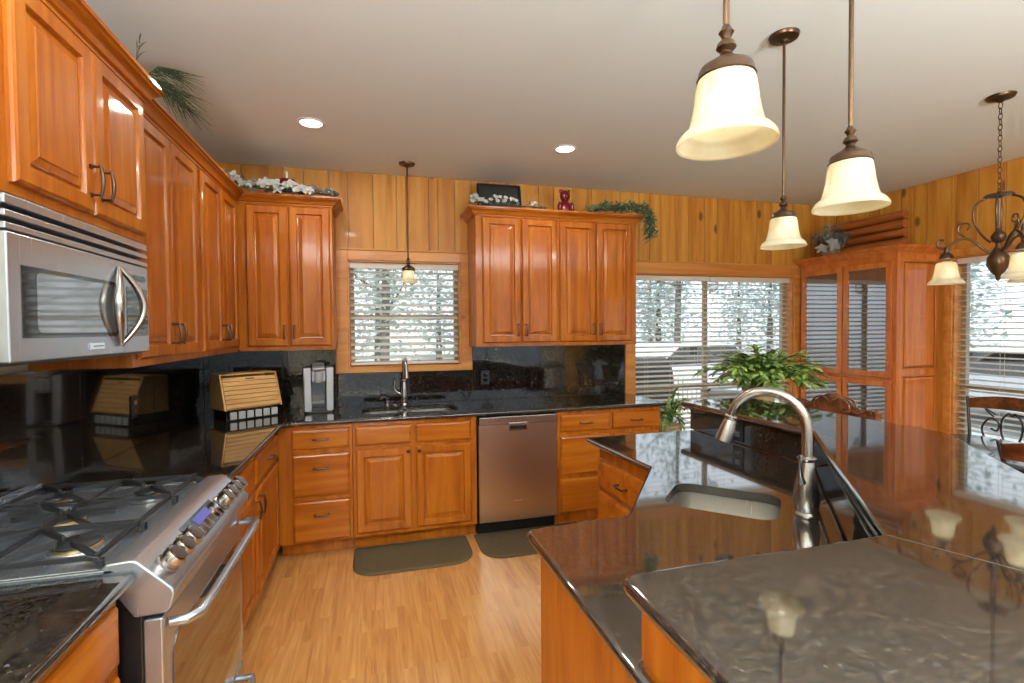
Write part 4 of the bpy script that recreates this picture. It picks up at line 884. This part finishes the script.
b.tube([V((-x, .235, z)) for x, z in smoothprof([(-.02, .985), (-.10, .955), (-.12, .90), (-.05, .85), (-.10, .78), (-.05, .70), (0, .66)], 4)], [.009]*25, 8)
b.tube([V((-.2, .22, .655)), V((.2, .22, .655))], .014, 8); b.build('pierced_splat', M_dark_wood, t, smooth=True, world=False)

# ------------------------------------------------------------------ foliage helpers
def leaf(b, base, d, L, w_, rnd, droop=.3, fold=.15, up=V((0, 0, 1))):
    d = V(d).normalized(); s = d.cross(up)
    s = s.normalized() if s.length > .05 else V((1, 0, 0)); s = (s+up*rnd.uniform(-.5, .5)).normalized(); nrm = s.cross(d).normalized(); vs = []; n = 4
    for i in range(n+1):
        t_ = i/n; wd_ = w_*math.sin(PI*(t_*.85+.08)) if i < n else w_*.03
        c = V(base)+d*(L*t_)-V((0, 0, 1))*(droop*L*t_*t_); vs += [c+s*wd_+nrm*fold*wd_, c, c-s*wd_+nrm*fold*wd_]
    b.add(vs, [(3*i+a, 3*i+a+1, 3*i+a+4, 3*i+a+3) for i in range(n) for a in (0, 1)])
def rdir(rnd, zlo=-.2, zhi=1):
    a = rnd.uniform(0, 2*PI); z = rnd.uniform(zlo, zhi); r_ = math.sqrt(max(0, 1-z*z)); return V((r_*math.cos(a), r_*math.sin(a), z))
def blossom(b, c, R_, rnd, n=6, facing=V((0, -1, .5))):
    fz = facing.normalized(); ax = fz.orthogonal().normalized(); ay = fz.cross(ax)
    for i in range(n):
        a = 2*PI*i/n+rnd.uniform(-.2, .2); d = ax*math.cos(a)+ay*math.sin(a)+fz*rnd.uniform(.05, .4); leaf(b, c, d, R_*rnd.uniform(.8, 1.1), R_*.32, rnd, rnd.uniform(0, .3), .2, fz)
def garland(name, label, cat, pts, rnd, leafmat, n, L, w_, flowers=(), FR=.045, spread=.035, group=None, mat2=None, zlo=-.3):
    pts = [V(p) for p in pts]; t = thing(name, label, cat, pts[0], 0, group); b = MB(); b.tube(pts, .004, 6); b.build('vine', M_green, t)
    def at(s): s *= len(pts)-1; i = min(int(s), len(pts)-2); return pts[i].lerp(pts[i+1], s-i)
    for mt, k in ((leafmat, 0), (mat2, 1)) if mat2 else ((leafmat, 0),):
        b = MB()
        for i in range(n): leaf(b, at(rnd.random())+rdir(rnd, -.2, 1)*rnd.uniform(0, spread), rdir(rnd, zlo, .9), L*rnd.uniform(.6, 1.1), w_*rnd.uniform(.7, 1.2), rnd, rnd.uniform(.1, .5))
        b.build('leaves' if k == 0 else 'underleaves', mt, t)
    if flowers:
        b = MB()
        for s in flowers: blossom(b, at(s)+V((rnd.uniform(-.01, .01), -.035, rnd.uniform(.0, .05))), FR*rnd.uniform(.8, 1.1), rnd)
        b.build('white_blossoms', M_petal, t)
    return t
rnd = random.Random(11); CTZ = 2.449
garland('flower_garland', 'white poinsettia garland on top of the corner wall cabinet', 'garland', [(.30, -.62, 2.47), (.40, -.45, 2.475), (.55, -.37, 2.47), (.72, -.37, 2.47), (.86, -.36, 2.465), (.98, -.34, 2.46)], rnd, M_grayleaf, 130, .06, .02,
        [.02, .06, .11, .16, .22, .27, .33, .38, .43, .47, .52, .57, .62, .66, .72], .045, .045)
garland('flower_garland', 'small white flower garland at the left end of the right wall cabinets', 'garland', [(1.93, -.37, 2.47), (2.05, -.37, 2.47), (2.2, -.37, 2.47), (2.36, -.36, 2.465), (2.55, -.36, 2.46)], rnd, M_grayleaf, 70, .035, .009,
        [.02, .05, .08, .11, .15, .19, .25, .31, .38, .41, .44, .48, .53, .60, .66, .84, .88], .024, .03)
g_ = garland('green_garland', 'sage green garland draped over the right end of the wall cabinets', 'garland', [(2.95, -.30, 2.475), (3.1, -.36, 2.49), (3.25, -.38, 2.49), (3.41, -.40, 2.48), (3.455, -.40, 2.38), (3.46, -.38, 2.25)], rnd, M_sage, 900, .06, .009, (), .0, .055)
# candle with burgundy shade, bear, slate
t = thing('candle_holder', 'burgundy candle pot behind the white garland on the corner cabinet', 'candle', (.64, -.24, CTZ-.05))
b = MB(); b.lathe([(.05, 0), (.05, .01), (.02, .03), (.018, .09), (.05, .11), (.062, .12), (.066, .165), (.058, .18), (.0, .18)], (.64, -.24, 2.4), 22); b.build('pot', M_red, t, smooth=True)
b = MB(); b.lathe([(.008, .17), (.008, .235), (.001, .245)], (.64, -.24, 2.4), 10); b.build('candle', M_cream, t, smooth=True)
t = thing('bear_figurine', 'small burgundy teddy bear figurine standing on the right wall cabinets', 'figurine', (2.742, -.28, 2.4))
b = MB()
def ell(b, c, rx, ry, rz_, seg=14):
    b.loft([[V((c[0]+rx*math.sin(PI*i/8+1e-3)*math.cos(2*PI*k/seg), c[1]+ry*math.sin(PI*i/8+1e-3)*math.sin(2*PI*k/seg), c[2]-rz_*math.cos(PI*i/8))) for k in range(seg)] for i in range(9)])
ell(b, (2.742, -.28, 2.452), .045, .036, .052); ell(b, (2.742, -.285, 2.53), .034, .03, .034); ell(b, (2.742, -.315, 2.524), .014, .012, .011)
for s in (-1, 1): ell(b, (2.742+s*.028, -.28, 2.558), .012, .008, .012); ell(b, (2.742+s*.042, -.30, 2.465), .015, .018, .028); ell(b, (2.742+s*.03, -.315, 2.418), .018, .03, .018)
b.v = [(2.742+(x-2.742)*1.25, -.28+(y+.28)*1.25, 2.405+(z-2.4)*1.4) for x, y, z in b.v]
b.build('bear_body', M_red, t, smooth=True)
t = thing('slate_board', 'dark rectangular board leaning on the wall behind the small flower garland', 'board', (2.22, -.12, 2.4))
b = MB(); b.obox((2.222, -.15, 2.55), (1, 0, 0), (0, .97, -.22), (0, .22, .97), .178, .008, .135); b.build('board_face', M_slate, t, bevel=.002)
b = MB()
for sx in (-1, 1): b.obox(V((2.222+sx*.174, -.158, 2.55)), (1, 0, 0), (0, .97, -.22), (0, .22, .97), .010, .010, .137)
for sz in (-1, 1): b.obox(V((2.222, -.158+sz*.029, 2.55+sz*.128)), (1, 0, 0), (0, .97, -.22), (0, .22, .97), .180, .010, .010)
b.build('frame', M_black, t, bevel=.002)
# pine sprig
t = thing('pine_sprig', 'dark green pine needle spray hanging over the left wall cabinets', 'greenery', (.42, -1.86, CTZ))
b = MB(); b2 = MB(); rn = random.Random(4)
stems = [((.43, -1.93, 2.46), (.455, -1.84, 2.475), (.47, -1.76, 2.48)), ((.42, -1.95, 2.46), (.44, -1.90, 2.52), (.47, -1.80, 2.535)), ((.42, -2.02, 2.46), (.44, -2.06, 2.50), (.45, -2.07, 2.52)), ((.43, -1.92, 2.455), (.46, -1.82, 2.45), (.48, -1.72, 2.44))]
for s_ in stems:
    P_ = [V(q) for q in s_]; b2.tube(P_, .003, 6); L = (P_[2]-P_[1]).normalized()
    for i in range(70 if s_ is not stems[2] else 10):
        u = rn.random(); c = P_[0].lerp(P_[1], min(1, u*2)) if u < .5 else P_[1].lerp(P_[2], u*2-1); d = (L*1.1+rdir(rn, -1, 1)*.38).normalized(); ln = rn.uniform(.10, .20) if s_ is not stems[2] else .05; b.tube([c, c+d*ln*.5+V((0, 0, -.002)), c+d*ln+V((0, 0, -.012))], [.0012, .0011, .0004], 4)
b.build('needles', M_green, t); b2.build('twig', M_bark, t)
# curio top: basket plant and log panel
t = thing('basket_plant', 'small silk plant in a grey basket on top of the curio cabinet', 'plant', (5.52, -.24, 2.13))
b = MB(); b.lathe([(.05, 0), (.055, .01), (.075, .12), (.08, .125), (.07, .12), (.048, .015)], (5.52, -.24, 2.132), 18); b.build('basket', M_basket, t, smooth=True)
b = MB(); b2 = MB(); rn = random.Random(6)
for i in range(170): leaf(b, V((5.52, -.24, 2.33))+rdir(rn, -.3, 1)*rn.uniform(.0, .15), rdir(rn, -.5, 1), rn.uniform(.05, .09), .016, rn)
for i in range(6): blossom(b2, V((5.46, -.30, 2.28))+rdir(rn, -.5, .6)*rn.uniform(.03, .10), .06, rn, 5, V((-1, -.8, .3)))
b.build('foliage', M_grayleaf, t); b2.build('blossoms', M_petal, t)
t = thing('log_wall_panel', 'reddish half-log panel standing on top of the curio cabinet', 'panel', (5.80, -.39, 2.13))
b = MB()
for i in range(5): z = 2.178+i*.082; b.tube([V((5.815, -.74, z)), V((5.815, -.04, z))], .038, 14)
b.build('half_logs', M_log, t, smooth=True); b = MB(); b.box(5.825, 5.857, -.73, -.05, 2.135, 2.53); b.build('backing', M_dark_wood, t)

# plants
def pot_stand(name, label, x, y, ztop, potr, poth, rn, leaves, spread, LL, W_, zlo, zhi, up=.1):
    t = thing(name, label, 'plant', (x, y, 0))
    b = MB(); zs = ztop-poth
    for i in range(3):
        a = 2*PI*i/3; b.tube([V((x+.16*math.cos(a), y+.16*math.sin(a), .008)), V((x+.09*math.cos(a), y+.09*math.sin(a), zs*.5)), V((x+.10*math.cos(a), y+.10*math.sin(a), zs))], .008, 8)
    b.lathe([(.12, zs-.012), (.125, zs-.006), (.12, zs)], (x, y, 0), 24); b.build('stand', M_iron, t, smooth=True)
    b = MB(); b.lathe([(potr*.7, zs+.001), (potr*.74, zs+.01), (potr, ztop-.02), (potr*1.08, ztop-.015), (potr*1.08, ztop), (potr*.95, ztop), (potr*.9, ztop-.02), (0, ztop-.02)], (x, y, 0), 24); b.build('pot', M_terra, t, smooth=True)
    bl = [MB(), MB()]; st = MB()
    for i in range(leaves):
        a = rn.uniform(0, 2*PI); R_ = spread*rn.uniform(.25, 1); h = rn.uniform(zlo, zhi)*(1-.45*(R_/spread)**2)
        p0 = V((x, y, ztop-.01)); p2 = V((x+R_*math.cos(a), y+R_*math.sin(a), ztop+h)); p1 = p0.lerp(p2, .55)+V((0, 0, up)); P_ = [p0*(1-s)**2+p1*2*s*(1-s)+p2*s*s for s in [k/6 for k in range(7)]]
        st.tube(P_, [.003]*6+[.0015], 5)
        for k in range(2, 7):
            d = (P_[k]-P_[k-1]).normalized()
            for sd_ in (-1, 1, 0):
                q = V((-d.y, d.x, 0)).normalized()*sd_; leaf(bl[rn.random() < .4], P_[k], d*.8+q*.9+V((0, 0, rn.uniform(-.1, .3))), LL*rn.uniform(.7, 1.15), W_*rn.uniform(.8, 1.2), rn, rn.uniform(.1, .4))
    bl[0].build('leaves', M_leaf, t); bl[1].build('dark_leaves', M_leafd, t); bl[1] = None; st.build('stems', M_leafd, t); return t
pot_stand('potted_plant', 'bushy bright green potted plant in front of the big window behind the bar', 3.86, -1.18, 1.08, .11, .17, random.Random(8), 105, .40, .08, .013, .04, .30, .12)
pot_stand('potted_plant', 'small leafy plant on the floor at the end of the sink counter', 3.60, -.46, .70, .09, .15, random.Random(9), 20, .17, .075, .012, -.10, .28, .16)
# suncatcher in the big window
t = thing('suncatcher', 'round clear suncatcher hanging high in the big window', 'ornament', (4.44, .06, 1.93))
b = MB(); b.tube([V((4.44+.07*math.cos(2*PI*i/24), .095, 1.925+.07*math.sin(2*PI*i/24))) for i in range(25)], .005, 8); b.build('ring', M_white, t, smooth=True)
b = MB(); b.lathe([(0, 0), (.066, 0), (.066, .003), (0, .003)], (4.44, .096, 1.925), 24, (0, -1, 0)); b.build('disc', glass_mat('frosted_disc', (.8, .8, .8, 1), .2), t)

# ------------------------------------------------------------------ outside
g = MB(); g.box(-30, 60, .2, 70, -.42, -.35); g.box(RX+.2, 60, -30, .2, -.42, -.35); g.box(-30, RX+.2, -40, RY-.2, -.42, -.35); struct(g.build('ground', M_snow))
def tree(x, y, h, rn, lb):
    t = thing('tree', lb, 'tree', (x, y, -.35), group='trees outside the windows'); b = MB(); b.tube([V((x, y, -.34)), V((x+.1, y, h*.4)), V((x+.05, y+.1, h))], [.16, .12, .03], 8)
    for i in range(9):
        z = h*(.3+.07*i); d = rdir(rn, .1, .7); b.tube([V((x+.08, y, z)), V((x, y, z))+d*1.2, V((x, y, z))+d*2.1+V((0, 0, .3))], [.05, .03, .01], 6)
    b.build('trunk', M_bark, t, smooth=True); b = MB()
    for i in range(700): c = V((x, y, h*.5))+V((rn.gauss(0, .8), rn.gauss(0, .8), rn.gauss(0, h*.22))); leaf(b, c, rdir(rn, -.3, 1), rn.uniform(.15, .3), .07, rn)
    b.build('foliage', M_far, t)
rn = random.Random(21)
for i, (x, y, h) in enumerate(((1.5, 12, 7), (5.5, 13, 8), (9.5, 14, 7.5), (14, 15, 9), (20, 12, 8), (15, 5, 8), (17, 1, 7.5), (14, -3, 7), (19, -6, 8.5))):
    tree(x, y, h, rn, ['grey-green tree beyond the small sink window', 'grey-green tree beyond the left half of the big window', 'grey-green tree beyond the mullion of the big window', 'tall grey-green tree beyond the right half of the big window', 'far tree beyond the curio side of the big window', 'tree beyond the dining window, nearest the curio cabinet', 'tree beyond the middle of the dining window', 'tree beyond the right part of the dining window', 'farthest tree beyond the dining window at the right edge'][i])
for i in range(15):
    x, y = (-6+i*3.7, 20+(i % 2)*7) if i < 10 else (26+(i % 2)*7, 12-(i-10)*5.5)
    t = thing('distant_tree', 'haze-paled tree in the distant treeline beyond the windows', 'tree', (x, y, -.35), group='distant treeline'); b = MB()
    for k in range(1500): leaf(b, V((x, y, 3.4))+V((rn.gauss(0, 1.0), rn.gauss(0, .6), rn.gauss(0, 2.2))), rdir(rn, -.3, 1), rn.uniform(.2, .42), .10, rn)
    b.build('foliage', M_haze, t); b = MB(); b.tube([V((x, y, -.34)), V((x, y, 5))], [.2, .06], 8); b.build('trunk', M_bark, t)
# grill
t = thing('barbecue_grill', 'dark covered barbecue grill outside the left half of the big window', 'grill', (5.0, 2.3, -.35))
b = MB(); b.box(4.65, 5.35, 2.1, 2.6, .25, .70); b.build('firebox', M_black, t, bevel=.03)
b = MB(); L = [[V((x, 2.35+.27*math.cos(a), .72+.36*math.sin(a))) for a in [PI*k/10 for k in range(11)]] for x in (4.68, 5.32)]; b.loft(L); b.build('lid', M_black, t, smooth=True)
for x in (4.7, 5.3):
    for y in (2.15, 2.55): b = MB(); b.box(x-.02, x+.02, y-.02, y+.02, -.349, .26); b.build('leg', M_iron, t)
t = thing('patio_chair', 'white patio chair outside beside the barbecue grill', 'chair', (6.1, 2.6, -.35))
b = MB(); b.box(5.85, 6.35, 2.4, 2.9, .05, .09); b.build('seat', M_white, t, bevel=.01)
b = MB()
for i in range(6): b.box(5.86+i*.085, 5.92+i*.085, 2.88, 2.90, .09, .72)
b.box(5.85, 6.35, 2.875, 2.905, .70, .76); b.build('backrest', M_white, t)
for x in (5.87, 6.33):
    for y in (2.42, 2.88): b = MB(); b.box(x-.02, x+.02, y-.02, y+.02, -.349, .06); b.build('leg', M_white, t)
def car(x, y, lb, rz):
    t = thing('parked_car', lb, 'car', (x, y, -.35), rz, 'parked cars outside')
    b = MB(); pf = [(-2.2, .35), (2.2, .35), (2.25, .75), (1.3, .95), (.7, 1.42), (-1.3, 1.45), (-2.0, .98), (-2.25, .9)]; b.loft([[V((x_, y_, z)) for x_, z in pf] for y_ in (-.85, .85)]); b.build('car_body', M_car, t, bevel=.06, world=False, seg=3)
    b = MB(); pf = [(1.18, .98), (.66, 1.37), (-1.25, 1.40), (-1.85, 1.0)]; b.loft([[V((x_, y_, z)) for x_, z in pf] for y_ in (-.86, .86)]); b.build('side_windows', M_ovenglass, t, world=False)
    for wx in (-1.4, 1.4):
        for wy in (-.8, .8): b = MB(); b.lathe([(.0, -.1), (.33, -.1), (.34, -.05), (.34, .05), (.33, .1), (0, .1)], (wx, wy, .341), 20, (0, 1, 0)); b.build('wheel', M_black, t, smooth=True, world=False)
car(9.2, 7.2, 'white car parked outside beyond the big window', .2)
car(12.5, 1.8, 'white car parked outside beyond the dining window', 1.2)
t = thing('neighbour_house', 'low grey house seen far outside through the dining window', 'house', (44, 6, -.35))
b = MB(); b.box(40, 46, 0, 12, -.349, 3.4); b.build('house_walls', M_concrete, t); b = MB(); b.loft([[V((39.6, y, 3.4)), V((46.4, y, 3.4)), V((43, y, 5.6))] for y in (-.4, 12.4)]); b.build('roof', M_snow, t)
